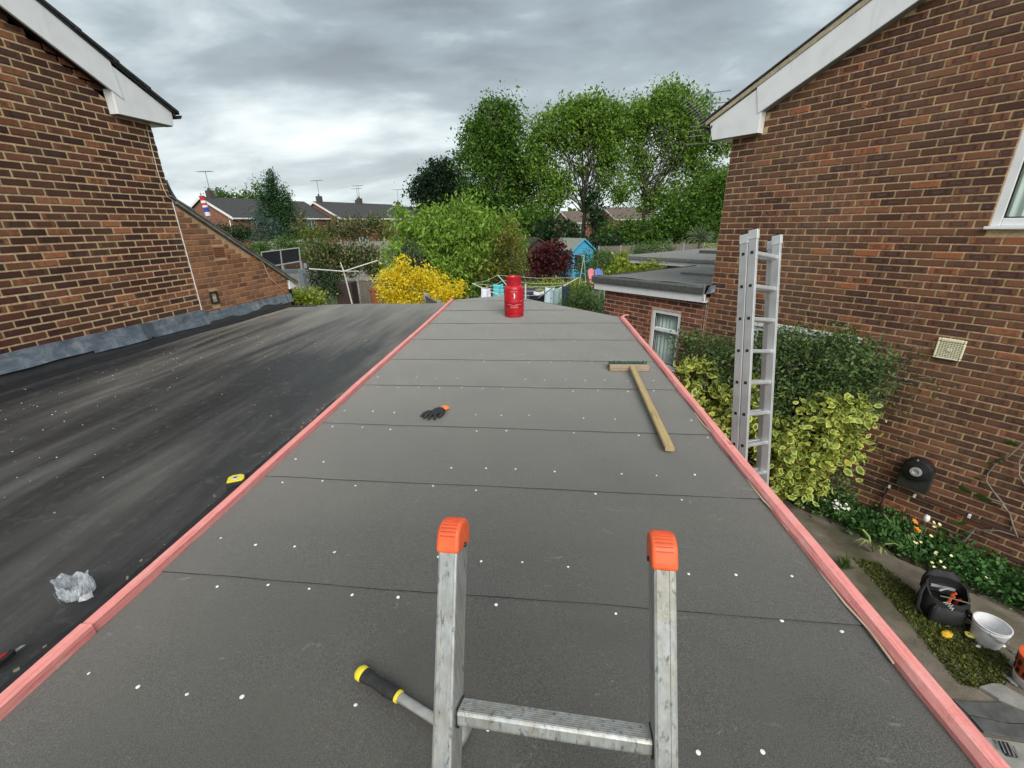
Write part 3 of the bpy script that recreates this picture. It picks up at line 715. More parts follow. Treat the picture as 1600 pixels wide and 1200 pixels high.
# ================================================================== left house
lh = thing('brick_house', 'dark brown brick gable house with lean-to, on the left', 'house', (-5.29, 0, 0), math.radians(90)-.067)
bpy.context.view_layer.update()
def inv(o, P): return o.matrix_world.inverted() @ Vector(P)
def onL(x, y, off=0):
    n_ = np.array([math.cos(.067), -math.sin(.067), 0]); p0 = np.array([-5.29, 0, 0])+n_*off
    d = ray(x, y); p = d*(np.dot(p0, n_)/np.dot(d, n_)); p[2] += H; return inv(lh, p)
LT = lambda x: 4.93+.52*(6.10-x)                    # top of the bargeboard
LB = lambda x: LT(x)-.335
apx = 2.0
body = [(-2, 0), (5.88, 0), (5.88, 4.8), (5.46, 4.86), (apx, LB(apx)+.12), (-2, LB(apx)-1.9)]
MB().prism([(x, 0, z) for x, z in body], (0, 7, 0)).build('wall', MO_L, lh)
LV = lambda x: 3.84-.6*(x-5.98)                     # lean-to verge line
MB().prism([(x, .001, z) for x, z in [(5.885, 0), (7.94, 0), (7.94, LV(7.94)-.06), (5.885, LV(5.885)-.06)]], (0, 5, 0)).build('lean_to_wall', MO_N, lh)
brick_wall(lh, -.6, 5.885, 2.05, lambda x: (LB(x)+.06 if x < 5.4 else 4.8), [], BR_L, 235, phase=.03, zphase=.02, bw=.205, bh=.0565)
brick_wall(lh, 5.905, 7.935, 2.05, lambda x: LV(x)-.10, [(6.36, 6.60, 3.10, 3.26), (6.10, 6.24, 2.46, 2.64)], BR_N, 65, phase=.06, zphase=-.005)
MB().tube([(5.893, -.004, 2.4), (5.895, -.005, 3.0), (5.893, -.004, 3.9)], .006, 6).build('joint_sealant', WHITE2, lh)
# terracotta air brick
ab = MB().b2((6.37, -.006, 3.105), (6.59, .004, 3.255)); abo = ab.build('air_brick', plain('terracotta', (.24, .085, .04), .9, .15), lh)
for i in range(5): MB().b2((6.385, -.0075, 3.12+i*.027), (6.575, -.0055, 3.128+i*.027)).build('slot', BLACK, abo)
# square outlet with grey flap
fv = MB(); wall_sheet(fv, 6.10, 6.24, 2.46, 2.64, [(6.12, 6.22, 2.485, 2.615)], -.02, .02); fo = fv.build('wall_outlet', DARKMETAL, lh, bevel=.003)
MB().b2((6.12, .012, 2.485), (6.22, .018, 2.615)).build('back_plate', BLACK, fo)
MB().lathe([(.0001, 0), (.032, 0), (.03, .012), (.0001, .014)], 16, (6.17, .010, 2.54), (Vector((1, 0, 0)), Vector((0, 0, 1)), Vector((0, -1, 0))), 1.2, .7).build('grey_cap', plain('pale_grey', (.55, .55, .54), .5), fo, True)
# lead flashing, stepped pieces
def flash(x0, x1, zb0, zb1, zt0, zt1, y=-.016, nm_='lead_flashing', m=LEAD):
    n_ = max(4, int((x1-x0)*14)); vs = []
    for i in range(n_+1):
        t = i/n_; x = x0+(x1-x0)*t; zb = zb0+(zb1-zb0)*t+.003*math.sin(x*5.1)+.002*math.sin(x*13); zt = zt0+(zt1-zt0)*t+.003*math.sin(x*7)
        w1 = .004*math.sin(x*6.3)+.0025*math.sin(x*15)
        vs += [(x, -.001, zt+.004), (x, y+w1*.2, zt), (x, y-.012+w1*.6, (zt+zb)/2), (x, y-.034+w1, zb), (x, y-.028+w1, zb-.003), (x, 0, zb)]
    return MB().add(vs, [(6*i+k, 6*i+k+1, 6*i+7+k, 6*i+6+k) for i in range(n_) for k in range(5)]).build(nm_, m, lh, True)
flash(-.8, 4.35, 2.30, 2.265, 2.47, 2.435); flash(4.3, 5.0, 2.235, 2.225, 2.435, 2.415, -.02)
flash(4.93, 5.06, 2.245, 2.24, 2.42, 2.415, -.03, 'lead_patch', plain('dull_lead', (.07, .085, .1), .6, .2, 9))
flash(5.02, 5.93, 2.225, 2.21, 2.42, 2.415, -.022); flash(5.88, 7.96, 2.205, 2.195, 2.365, 2.345, -.016)
# bargeboard, eaves box, soffit
pl = lambda pts, y0, y1: MB().prism([(x, y0, z) for x, z in pts], (0, y1-y0, 0))
pl([(apx, LB(apx)), (5.48, LB(5.48)), (5.44, LT(5.44)), (apx, LT(apx))], -.135, -.108).build('bargeboard', WHITE, lh, bevel=.003)
pl([(-1.6, LB(apx)-1.85), (apx-.002, LB(apx)), (apx-.002, LT(apx)), (-1.6, LT(apx)-1.85)], -.135, -.108).build('bargeboard', WHITE, lh, bevel=.003)
pl([(5.37, 4.755), (6.10, 4.765), (6.12, LT(6.12)), (5.37, LT(5.37)-.03)], -.125, -.100).build('eaves_box_end', WHITE, lh, bevel=.002)
pl([(5.372, 4.757), (5.386, 4.757), (5.386, 5.0), (5.372, 5.0)], -.099, -.0085).build('box_return', WHITE, lh)
MB().b2((5.386, -.099, 4.757), (6.10, -.0085, 4.772)).build('box_soffit', plain('grey_soffit', (.25, .27, .27), .6), lh)
MB().b2((5.89, -.0085, 4.76), (6.10, 7, 4.775)).build('eaves_soffit', WHITE, lh)
MB().b2((6.085, -.099, 4.777), (6.10, 7, 4.93)).build('fascia', WHITE, lh)
pl([(apx, LB(apx)+.03), (5.38, LB(5.38)+.03), (5.38, LB(5.38)+.045), (apx, LB(apx)+.045)], -.1, -.0085).build('verge_soffit', BLACK, lh)
for i in range(13):                                 # verge tiles, each lapping the next
    xa = 6.2-i*.335; xb = xa-.40; d_ = .018
    pl([(xb, LT(xb)+.02), (xa, LT(xa)+.03), (xa, LT(xa)+.075), (xb, LT(xb)+.055)], -.165+random.uniform(-.004, .004), .3).build('verge_tile', TILE, lh, bevel=.006)
pl([(apx, LT(apx)+.0), (6.2, LT(6.2)+.0), (6.2, LT(6.2)+.05), (apx, LT(apx)+.05)], .3, 7).build('roof', TILE, lh)
pl([(-2.2, LT(apx)-2.18), (apx-.004, LT(apx)), (apx-.004, LT(apx)+.05), (-2.2, LT(apx)-2.13)], -.16, 7).build('roof', TILE, lh)
pl([(apx, LT(apx)+.002), (6.14, LT(6.14)), (6.14, LT(6.14)+.02), (apx, LT(apx)+.022)], -.15, -.0).build('undercloak', BLACK, lh)
gp = [(.055*math.cos(a), .05*math.sin(a)) for a in np.linspace(math.pi, 2*math.pi, 9)]+[(.045*math.cos(a), .04*math.sin(a)) for a in np.linspace(2*math.pi, math.pi, 9)]
pl([(6.165+x, 4.905+z) for x, z in gp], -.17, 7).build('gutter', BLACK, lh)
# lean-to verge and roof
pl([(5.92, LV(5.92)-.045), (8.18, LV(8.18)-.045), (8.18, LV(8.18)-.012), (5.92, LV(5.92)-.012)], -.05, 5).build('lean_to_undercloak', plain('grey_verge', (.20, .195, .17), .9, .3, 9), lh)
for i in range(8):
    xa = 8.2-i*.29; xb = xa-.33
    pl([(xb, LV(xb)-.01), (xa, LV(xa)-.006), (xa, LV(xa)+.035), (xb, LV(xb)+.012)], -.062, 5).build('lean_to_tile', plain('grey_tile', (.12, .118, .11), .9, .4, 9, bump=.4), lh, bevel=.005)
pl([(7.96, 2.42), (8.22, 2.46), (8.22, 2.53), (8.0, 2.60)], -.02, .05).build('eaves_end', WHITE2, lh)
MB().tube([(8.06, .06, 2.45), (8.06, .06, 1.2), (8.06, .06, .1)], .035, 10).build('downpipe', BLACK, lh, True)
# lead apron where the lean-to meets the gable
av = []
for t in np.linspace(0, 1, 10): av += [(5.89+.16*t**1.7, -.02, 4.12-.36*t), (5.89+.16*t**1.7+.012, .25, 4.12-.36*t+.008)]
MB().add(av, [(2*i, 2*i+2, 2*i+3, 2*i+1) for i in range(9)]).build('lead_apron', LEAD, lh, True)
# white cable
cp = [onL(x, y, .018) for x, y in ((229, 197), (238, 235), (247, 270), (256, 296), (262, 308), (290, 325), (330, 353), (370, 380), (398, 395), (412, 413), (420, 432), (433, 445), (447, 455))]
MB().tube(cp, .005, 6).build('cable', plain('cream_cable', (.62, .52, .40), .6), lh, True)

# ================================================================== right house
rh = thing('brick_house', 'brown brick gable house with white trim behind the aluminium ladder', 'house', tuple(RC), -ANG)
bpy.context.view_layer.update()
RT = lambda x: 4.72+.488*(x+.31)
RB = lambda x: 4.55+.49*x
holesR = [(2.69, 4.05, 3.37, 4.59), (.70, 1.93, .92, 2.13)]
mw_ = MB(); wall_sheet(mw_, 0, 7.2, 0, 4.62, holesR, 0, .22); mw_.build('wall', MO_R, rh)
MB().prism([(x, 0, z) for x, z in [(.0, 4.6), (7.2, 4.6), (3.6, RB(3.6)+.12), (.0, 4.68)]], (0, .2, 0)).build('gable', MO_R, rh)
MB().b2((.02, .45, 0), (7.18, 6, 4.5)).build('house_body', MO_R, rh)
MB().b2((0.001, .22, 0), (.2, 6, 4.6)).build('rear_wall', MO_R, rh)
brick_wall(rh, .004, 6.6, .02, lambda x: RB(min(x, 7.2-x))+.05 if x > .42 else 4.53, holesR, BR_R, 235, phase=.0, zphase=0.01)
wR = window(rh, 2.69, 4.05, 3.40, 4.57, .006, .07, (3.4,), (), True)
MB().b2((2.66, -.045, 3.372), (4.08, .02, 3.398)).build('window_sill', WHITE, rh, bevel=.006)
wR2 = window(rh, .71, 1.92, .95, 2.10, .02, .06, (1.3,), (1.75,), True)
MB().b2((.66, -.012, 2.105), (1.97, .012, 2.175)).build('window_head', WHITE2, rh, bevel=.004)
MB().b2((.68, -.04, .90), (1.95, .03, .945)).build('window_sill', WHITE, rh, bevel=.004)
# trim
def plr(pts, y0, y1): return MB().prism([(x, y0, z) for x, z in pts], (0, y1-y0, 0))
ax_ = 3.6
plr([(.36, RB(.36)), (ax_, RB(ax_)), (ax_, RT(ax_)), (.30, RT(.30))], -.135, -.108).build('bargeboard', WHITE, rh, bevel=.003)
plr([(ax_+.002, RB(ax_)), (7.0, RB(.2)), (7.0, RT(.2)), (ax_+.002, RT(ax_))], -.135, -.108).build('bargeboard', WHITE, rh, bevel=.003)
plr([(-.22, 4.52), (.395, 4.515), (.395, RT(.395)-.02), (-.28, RT(-.28)-.01)], -.127, -.101).build('eaves_box_end', WHITE, rh, bevel=.002)
plr([(.381, 4.517), (.396, 4.517), (.396, 4.80), (.381, 4.80)], -.1, -.0085).build('box_return', WHITE, rh)
MB().b2((-.22, -.1, 4.52), (.38, -.0085, 4.535)).build('box_soffit', plain('grey_soffit', (.25, .27, .27), .6), rh)
MB().b2((-.22, -.0085, 4.525), (-.006, 6, 4.54)).build('eaves_soffit', WHITE, rh)
MB().b2((-.24, -.1, 4.545), (-.222, 6, 4.70)).build('fascia', WHITE, rh)
plr([(.40, RB(.40)+.005), (ax_, RB(ax_)+.005), (ax_, RB(ax_)+.02), (.40, RB(.40)+.02)], -.107, -.0085).build('verge_soffit', plain('grey_soffit', (.25, .27, .27), .6), rh)
plr([(-.34, RT(-.34)+.002), (ax_, RT(ax_)+.002), (ax_, RT(ax_)+.075), (-.34, RT(-.34)+.055)], -.145, .1).build('verge_mortar', MORTARV, rh, bevel=.004)
for i in range(13):
    xa = -.36+i*.33; xb = xa+.39
    plr([(xa, RT(xa)+.060), (xb, RT(xb)+.076), (xb, RT(xb)+.09), (xa, RT(xa)+.088)], -.16, .3).build('verge_tile', TILE2, rh, bevel=.004)
plr([(-.36, RT(-.36)+.06), (ax_, RT(ax_)+.06), (ax_, RT(ax_)+.1), (-.36, RT(-.36)+.1)], .3, 6.2).build('roof', TILE2, rh)
plr([(ax_+.003, RT(ax_)+.06), (7.5, RT(-.3)+.06), (7.5, RT(-.3)+.1), (ax_+.003, RT(ax_)+.1)], -.16, 6.2).build('roof', TILE2, rh)
plr([(-.30+x*1.1, 4.70+z*1.1) for x, z in gp], -.14, 6.2).build('gutter', BLACK, rh)
# vent pot with wire cage on the roof slope
vp = inv(rh, onR(1213, 116, -1.0)); zr = RT(vp.x)+.1
po = MB().lathe([(.085, zr-.06), (.08, zr+.12), (.07, zr+.2), (.05, zr+.2), (.05, zr+.1)], 14, (vp.x, 1.0, 0)).build('vent_pot', plain('clay_pot_dark', (.06, .05, .048), .9, .3), rh, True)
cg = MB()
for a in (0, math.pi/3, 2*math.pi/3):
    cg.tube([(vp.x+.075*math.cos(a)*math.cos(t), 1.0+.075*math.sin(a)*math.cos(t), zr+.18+.16*math.sin(t)) for t in np.linspace(0, math.pi, 11)], .004, 5)
cg.build('wire_cage', STEEL, po)
# square vent grille
vg = MB(); wall_sheet(vg, 2.61, 2.825, 2.10, 2.315, [(2.63, 2.805, 2.12, 2.28)], -.04, -.006); vgo = vg.build('vent_grille', plain('cream_plastic', (.72, .68, .48), .5, .08, 12), rh, bevel=.012)
for i in range(9): MB().b2((2.63, -.036, 2.125+i*.0175), (2.805, -.026, 2.135+i*.0175)).build('louvre', MATS['cream_plastic'], vgo)
sl = MB()
for i in range(8): sl.b2((2.645+i*.021, -.0375, 2.12), (2.651+i*.021, -.03, 2.28))
sl.build('grid_bars', MATS['cream_plastic'], vgo); MB().b2((2.63, -.018, 2.12), (2.805, -.012, 2.28)).build('back_plate', plain('shadow_grey', (.12, .115, .09), .9), vgo)
MB().b2((2.70, -.043, 2.19), (2.74, -.038, 2.21)).build('badge', MATS['cream_plastic'], vgo)
# boiler flue: wire-guarded round terminal over a soot stained plate
fl = MB(); A3 = (Vector((1, 0, 0)), Vector((0, 0, 1)), Vector((0, -1, 0)))
fo = fl.lathe([(.132, .0), (.132, .10), (.12, .122), (.055, .14), (.055, .1), (.0001, .1)], 28, (2.81, -.009, .84), A3).build('flue_terminal', BLACK, rh, True)
MB().lathe([(.052, .139), (.052, .15), (.03, .152), (.03, .13), (.0001, .13)], 20, (2.81, -.009, .84), A3).build('flue_ring', plain('worn_alloy', (.55, .55, .55), .4, .2, 30, metal=.4), fo, True)
MB().b2((2.672, -.10, .585), (2.948, -.0095, .845)).build('flue_shield', plain('sooty_metal', (.025, .028, .024), .7, .3, 12), fo, bevel=.01)
MB().lathe([(.0001, .0), (.012, .0), (.01, .012), (.0001, .014)], 10, (2.79, -.12, .965), A3).build('screw', STEEL, fo)
# pipe along the wall with white clips
MB().tube([rl(s, .03, .50+.006*math.sin(s*3)) - Vector(RC)*0 for s in np.linspace(1.0, 6.5, 30)], .012, 8)
pm = MB().tube([(s, -.03, .495+.006*math.sin(s*3)) for s in np.linspace(.9, 6.5, 30)], .012, 8); ppo = pm.build('wall_pipe', plain('brown_pipe', (.05, .026, .022), .6, .2), rh, True)
pm = MB().tube([(2.62, -.03, .49), (2.60, -.035, .35), (2.60, -.035, .12)], .012, 8).build('pipe_drop', MATS['brown_pipe'], rh, True)
for s in (2.22, 2.62, 2.85, 3.3, 3.9): MB().b2((s-.012, -.048, .478), (s+.012, -.010, .517)).build('pipe_clip', WHITE2, ppo, bevel=.004)
# ---- flat-roofed rear extension, flush with the gable wall
hE = [(-1.02, -.45, 1.11, 2.09)]
em = MB(); wall_sheet(em, -2.14, -.003, 0, 2.40, hE, .001, .2); em.build('extension_wall', MO_E, rh)
MB().b2((-2.139, .32, 0), (-.003, 3.2, 2.39)).build('extension_body', FARBRICK, rh); MB().b2((-2.1395, .2, 0), (-1.95, 3.2, 2.395)).build('extension_side', FARBRICK, rh)
brick_wall(rh, -2.14, -.006, .6, lambda x: 2.37, hE, BR_E, 65, phase=.04, zphase=.03, yoff=.001)
window(rh, -1.015, -.455, 1.12, 2.085, .01, .055, (), (1.76,), True)
MB().b2((-1.04, -.03, 1.085), (-.43, .03, 1.115)).build('window_sill', WHITE, rh, bevel=.004)
ef = lambda x: .03*(x+2.35)/2.3
MB().prism([(x, -.11, z) for x, z in [(-2.33, 2.30), (-.02, 2.335), (-.02, 2.46), (-2.33, 2.425)]], (0, .025, 0)).build('extension_fascia', WHITE, rh, bevel=.003)
MB().prism([(-2.33, -.085, 2.30), (-.02, -.085, 2.335), (-.02, 0, 2.335), (-2.33, 0, 2.30)], (0, 0, .015)).build('extension_soffit', WHITE2, rh)
MB().prism([(-2.33, -.0845, 2.30), (-2.33, 3.2, 2.30), (-2.33, 3.2, 2.425), (-2.33, -.0845, 2.425)], (.025, 0, 0)).build('extension_side_fascia', WHITE, rh)
er = []
for yy in (-.15, -.10, -.03, .04, .9, 1.8, 2.6, 3.2):
    for x in np.linspace(-2.38, -.012, 25):
        lip = .05 if -.12 < yy < .0 else (0 if yy < -.12 else .0)
        er.append((x, yy, (2.435 if yy < -.12 else 2.515+lip)+.03*(x+2.38)/2.3+.006*math.sin(x*7+yy*3)))
nX = 25
MB().add(er, [(j*nX+i, j*nX+i+1, (j+1)*nX+i+1, (j+1)*nX+i) for j in range(1, 7) for i in range(nX-1)]).build('extension_roof', MINFELT, rh, True)
MB().prism([(-2.375, y, z) for y, z in ((-.15, 2.428), (-.12, 2.428), (-.085, 2.55), (-.125, 2.56), (-.155, 2.53))], (2.35, 0, .033)).build('roof_edge_roll', MINFELT2, rh, True, bevel=.01)
MB().b2((-2.385, -.09, 2.428), (-2.36, 3.2, 2.53)).build('roof_side_edge', MINFELT2, rh)
MB().prism([(-1.5, 1.35, 2.545), (-.02, 1.35, 2.565), (-.02, 1.42, 2.575), (-1.5, 1.42, 2.555)], (0, 0, .012)).build('felt_lap', MINFELT2, rh)
MB().prism([(-.02, -.10, 2.46), (.05, -.10, 2.48), (.08, -.02, 2.50), (.07, -.009, 2.60), (-.02, -.02, 2.57)], (0, -.006, 0)).build('lead_corner', LEAD, rh)
MB().tube([(-.03, -.135, 2.62), (-.028, -.14, 2.4), (-.03, -.02, 2.3), (-.025, -.02, 1.9), (-.03, -.02, 1.4)], .006, 6).build('wall_cable', plain('grey_cable', (.25, .24, .23), .6), rh, True)
# ---- the next house's extension beyond
q0 = onz(984, 407, 2.42)
ne = thing('flat_roof_extension', 'farther flat roofed brick extension with white fascia, behind the nearer one', 'building', (q0.x, q0.y, 0), -ANG)
MB().b2((0.02, .12, 0), (5, 4, 2.36)).build('wall', FARBRICK, ne); MB().b2((0, 0, 2.36), (5.2, .03, 2.47)).build('fascia', WHITE, ne); MB().b2((0, .032, 2.36), (.03, 4, 2.47)).build('side_fascia', WHITE, ne)
MB().prism([(-.05, y, z) for y, z in ((-.05, 2.472), (4, 2.472), (4, 2.6), (.05, 2.58), (-.05, 2.55))], (5.3, 0, .03)).build('roof', MINFELT, ne)
MB().b2((1.2, 1.6, 2.58), (5.2, 1.75, 2.68)).build('roof_upstand', MINFELT2, ne)

# ================================================================== ladders
def ladder(label, p, u, r, sec, sw, sd, up_, down_, rung_off, spacing, nr, m, caps=None, group='ladders'):
    """p: centre of the left stile at the reference rung, u along the stile, r to the right stile; sec: offsets of the sections along the normal"""
    u = Vector(u).normalized(); r = Vector(r); L = r.length; rr = r.normalized(); u = (u-rr*u.dot(rr)).normalized(); n_ = rr.cross(u)
    foot = Vector(p)-u*down_
    t = thing('ladder', label, 'ladder', foot, 0, group); P0 = Vector(p)-foot
    for si, so_ in enumerate(sec):
        for side in (0, 1):
            c = P0+rr*(L+(.055 if si and not caps else 0))*side+n_*so_; a = c+u*(up_-(.02*si)); b = c-u*down_
            st = MB().box((a+b)/2, (sw, sd, (a-b).length), (rr, n_, u)).build('stile', m, t, bevel=.004)
            rb = MB()
            for q in (-.28, .28): rb.box((a+b)/2+n_*(sd/2+.0008)+rr*sw*q, (sw*.16, .0016, (a-b).length-.004), (rr, n_, u))
            rb.build('flange_rib', m, st); st['label'] = 'ribbed aluminium side rail'
            for k in range(nr):
                z = rung_off-k*spacing
                if z < -down_+.1: continue
                e_ = c+u*z+rr*(sw/2+.0008)*(-1 if side == 0 else 1)
                MB().box(e_, (.0016, .022, .022), (rr, n_, u)).build('rung_end', BLACK, st)
            if caps:
                hh = .042; pr = []
                for a_ in np.linspace(0, math.pi, 13):
                    q = math.cos(a_)*(sd/2+.004); zz = math.sin(a_)**.6*hh
                    pr.append(a+n_*q+u*(zz-.008)-rr*(sw/2+.003))
                pr = [a+n_*(sd/2+.004)-u*.020-rr*(sw/2+.003)]+pr+[a-n_*(sd/2+.004)-u*.020-rr*(sw/2+.003)]
                co = MB().prism(pr, rr*(sw+.006)).build('end_cap', ORANGE, t, bevel=.006, seg=3)
                gv = MB()
                for a_ in np.linspace(.25, 2.6, 13):
                    q = math.cos(a_)*(sd/2+.004); zz = math.sin(a_)**.6*hh
                    gv.box(a+n_*q+u*(zz-.0078), (sw-.008, .0016, .0016), (rr, n_, u))
                gv.build('cap_ridge', plain('orange_dark', (.50, .07, .025), .6, .2, 25), co)
                MB().lathe([(.0001, 0), (.0045, 0), (.004, .003), (.0001, .003)], 10, a-u*.012+rr*(sw/2+.003)*(1 if side == 0 else -1), (n_, u, rr*(1 if side == 0 else -1))).build('rivet', DARKMETAL, co)
            else:
                MB().box(a-u*.035+n_*.0, (sw+.008, sd+.008, .07), (rr, n_, u)).build('guide_bracket', plain('bracket_alloy', (.66, .68, .69), .4, .1, metal=.4), t, bevel=.003)
                MB().box(a+u*.004, (sw-.004, sd-.006, .008), (rr, n_, u)).build('top_plug', BLACK, t)
        for k in range(nr):
            z = rung_off-k*spacing
            if z < -down_+.1: continue
            c = P0+n_*so_+u*z; hw = sd*.30
            prof = [(-hw, .012), (hw*.9, .012), (hw, .006), (hw*.85, -.012), (hw*.4, -.019), (-hw*.4, -.019), (-hw*.85, -.012)]
            ro = MB().prism([c+rr*(sw/2-.002)+n_*a_+u*b_ for a_, b_ in prof], rr*(L+(.055 if si and not caps else 0)-sw+.004)).build('rung', m, t, bevel=.003)
            if caps:
                tr_ = MB()
                for q in range(7): tr_.box(c+rr*L/2+n_*(-hw*.8+hw*1.6*q/6)+u*.0126, (L-sw-.006, .0022, .0012), (rr, n_, u))
                tr_.build('tread_groove', m, ro)
                for e_ in (sw/2+.002, L-sw/2-.002):
                    MB().prism([c+rr*e_+n_*a_*1.16+u*(b_*1.2) for a_, b_ in prof], rr*.0025).build('rung_collar', DARKMETAL, ro)
    return t
ladder('scuffed ladder with orange end caps rising in front of the grey roof', (-.163, .6165, 2.992), (.017, .425, .905), (.366, -.041, .016), (-.034,), .036, .066, -.022, 3.29, -.325, .25, 8, ALU, caps=True)
ladder('double aluminium ladder standing in the passage in front of the variegated shrub', (1.619, 3.543, 3.262), (.007, .281, .969), (.262, .164, -.0497), (0, -.07), .024, .064, .17, 3.37, 0, .25, 13, ALU2)

# ================================================================== things on the new roof
gz = lambda x, y: under_z(x, y)+.001
cx_, cy_ = -.385, 6.14; z0 = gz(cx_, cy_)
cyl = thing('gas_cylinder', 'red gas cylinder with white print standing at the far end of the roof', 'gas cylinder', (cx_, cy_, z0))
MB().lathe([(.0001, .03), (.12, .03), (.133, .042), (.138, .06), (.14, .075), (.14, .20), (.1415, .205), (.1415, .222), (.14, .227), (.14, .385), (.136, .405), (.124, .425), (.104, .44), (.06, .452), (.0001, .455)], 40).build('body', RED, cyl, True)
MB().lathe([(.128, .0), (.134, .0), (.136, .03), (.134, .048), (.128, .048)], 36).build('foot_ring', REDD, cyl, True)
sh = MB(); sh.lathe([(.098, .438), (.103, .438), (.106, .50), (.109, .548), (.112, .555), (.107, .558), (.101, .55), (.098, .50)], 36); sh.f = sh.f[:-2]; sh.build('valve_shroud', RED, cyl, True)
MB().lathe([(.024, .45), (.024, .50), (.034, .50), (.034, .515), (.018, .515), (.018, .53), (.0001, .53)], 14).build('valve', plain('brass', (.45, .33, .12), .4, .1, metal=.6), cyl, True)
def shell_mark(pts, r=.1408):
    """flat outline (horizontal metres, height) wrapped on the cylinder, facing the ladder"""
    c0 = math.atan2(-cy_, -cx_); return [(r*math.cos(c0+x/r), r*math.sin(c0+x/r), z) for x, z in pts]
def mark(pts, m, nm_='printed_mark'):
    p = shell_mark(pts); q = shell_mark(pts, .1398); n = len(p); mb = MB().add(p+q, [tuple(range(n))]+[(i, (i+1) % n, n+(i+1) % n, n+i) for i in range(n)]); return mb.build(nm_, m, cyl)
a = np.linspace(math.pi*.62, -math.pi*.62, 14)
mark([(.018*math.cos(t)+.0, .305+.036*math.sin(t)) for t in a]+[(-.002+.004*math.cos(t), .300+.026*math.sin(t)) for t in a[::-1][4:-4]], MARK, 'crescent_mark')
for i in range(5): mark([(-.052+i*.021, .205), (-.036+i*.021, .205), (-.036+i*.021, .222), (-.052+i*.021, .222)], MARK)
for j, (zz, a0, a1) in enumerate(((.182, -.1, -.045), (.180, .02, .10), (.168, -.05, .05), (.150, -.055, .055), (.138, -.06, .05), (.36, -.05, .04))):
    x = a0
    while x < a1:
        w_ = random.uniform(.006, .016); mark([(x, zz), (x+w_, zz), (x+w_, zz+.006), (x, zz+.006)], MARK2); x += w_+.004
mark([(.10, .22), (.13, .218), (.13, .232), (.10, .234)], MARK2); mark([(-.12, .38), (.12, .372), (.12, .376), (-.12, .384)], MARK2)
# broom
hx0, hx1, hy = .622, .975, 3.745; zb = gz(.8, 3.75)
bt = thing('broom', 'stiff broom with green bristles and timber handle lying on the roof', 'broom', (.8, hy, zb))
MB().b2((hx0-.8, -.028, .0), (hx1-.8, .020, .055)).build('head', WOOD2, bt, bevel=.006)
bl = MB()
for i in range(44):
    for j in range(5):
        x = hx0-.8+.01+(hx1-hx0-.02)*(i+.5*(j % 2))/44; z = .008+.0095*j
        bl.tube([(x, .02, z), (x+random.gauss(0, .004), .055, z+random.gauss(0, .003)+.004), (x+random.gauss(0, .008), .092, max(.004, z+random.gauss(0, .005)+.010))], [.0034, .0034, .0042], 5)
tag(bl.build('bristles', plain('green_bristle', (.03, .085, .05), .7, .4, 60), bt), None, kind='stuff')
ha = Vector((.018, -.015, .045)); hb = Vector((-.047, -1.49, .022)); hd = (hb-ha).normalized(); hs_ = hd.cross(Vector((0, 0, 1))).normalized(); hu = hs_.cross(hd)
hm = MB(); pts = []
for q, wd in ((0, .018), (.06, .023), (1, .0265)):
    c = ha.lerp(hb, q); pts += [c+hs_*wd*i+hu*.014*j for i, j in ((-1, -.6), (-.75, -1), (.75, -1), (1, -.6), (1, .6), (.75, 1), (-.75, 1), (-1, .6))]
hm.add(pts, [(k*8+i, k*8+(i+1) % 8, k*8+8+(i+1) % 8, k*8+8+i) for k in range(2) for i in range(8)]+[tuple(range(8))[::-1], tuple(range(16, 24))])
def _hw(t, p):
    g = G(t); v = g.coord('Object', (50, 2, 50)); gr = g.noise(v, 2.2, 5, .6, .5)
    c = g.ramp(gr, [(.3, (.30, .205, .085)), (.6, (.46, .34, .165)), (.8, (.40, .28, .12))]); c = g.mix(g.ramp(g.noise(g.coord('Object', (9, 2, 9)), 4, 5), [(.55, 0.), (.75, .55)]), c, (.20, .14, .075))
    g.set(p.inputs['Base Color'], c); p.inputs['Roughness'].default_value = .7
hm.build('handle', mat('weathered_batten', _hw), bt)
# work glove: remeshed into one skin
gx, gy = -.735, 2.77; gl = thing('work_glove', 'black coated work glove with orange cuff lying on the roof', 'glove', (gx, gy, gz(gx, gy)), math.radians(-28))
gm = MB()
gm.lathe([(.0001, -.05), (.03, -.046), (.042, -.02), (.046, .01), (.04, .042), (.0001, .05)], 16, (0, 0, .02), (Vector((1, 0, 0)), Vector((0, 0, 1)), Vector((0, 1, 0))), 1, .48)
for i, (x, l, b) in enumerate(((-.034, .06, -.16), (-.012, .072, -.05), (.012, .068, .06), (.033, .05, .2))):
    gm.tube([(x, -.03, .022), (x+b*.03, -.055, .03), (x+b*.06, -.055-l*.5, .030), (x+b*.12, -.055-l*.85, .018), (x+b*.13, -.055-l, .011)], [.012, .0125, .012, .011, .008], 8)
gm.tube([(.036, .012, .022), (.062, -.012, .028), (.068, -.045, .022), (.064, -.066, .013)], [.014, .014, .0125, .009], 8)
go = gm.build('glove_body', RUBBER, gl, True); rm = go.modifiers.new('remesh', 'REMESH'); rm.mode = 'VOXEL'; rm.voxel_size = .0032; rm.use_smooth_shade = True; smm = go.modifiers.new('smooth', 'SMOOTH'); smm.iterations = 4
MB().lathe([(.026, -.004), (.036, 0), (.034, .02), (.037, .045), (.036, .052), (.03, .05), (.028, .02)], 18, (0, .038, .019), (Vector((1, 0, 0)), Vector((0, 0, 1)), Vector((0, 1, 0))), 1, .46).build('cuff', plain('orange_knit', (.72, .20, .05), .9, .2, 60, bump=.5), gl, True)
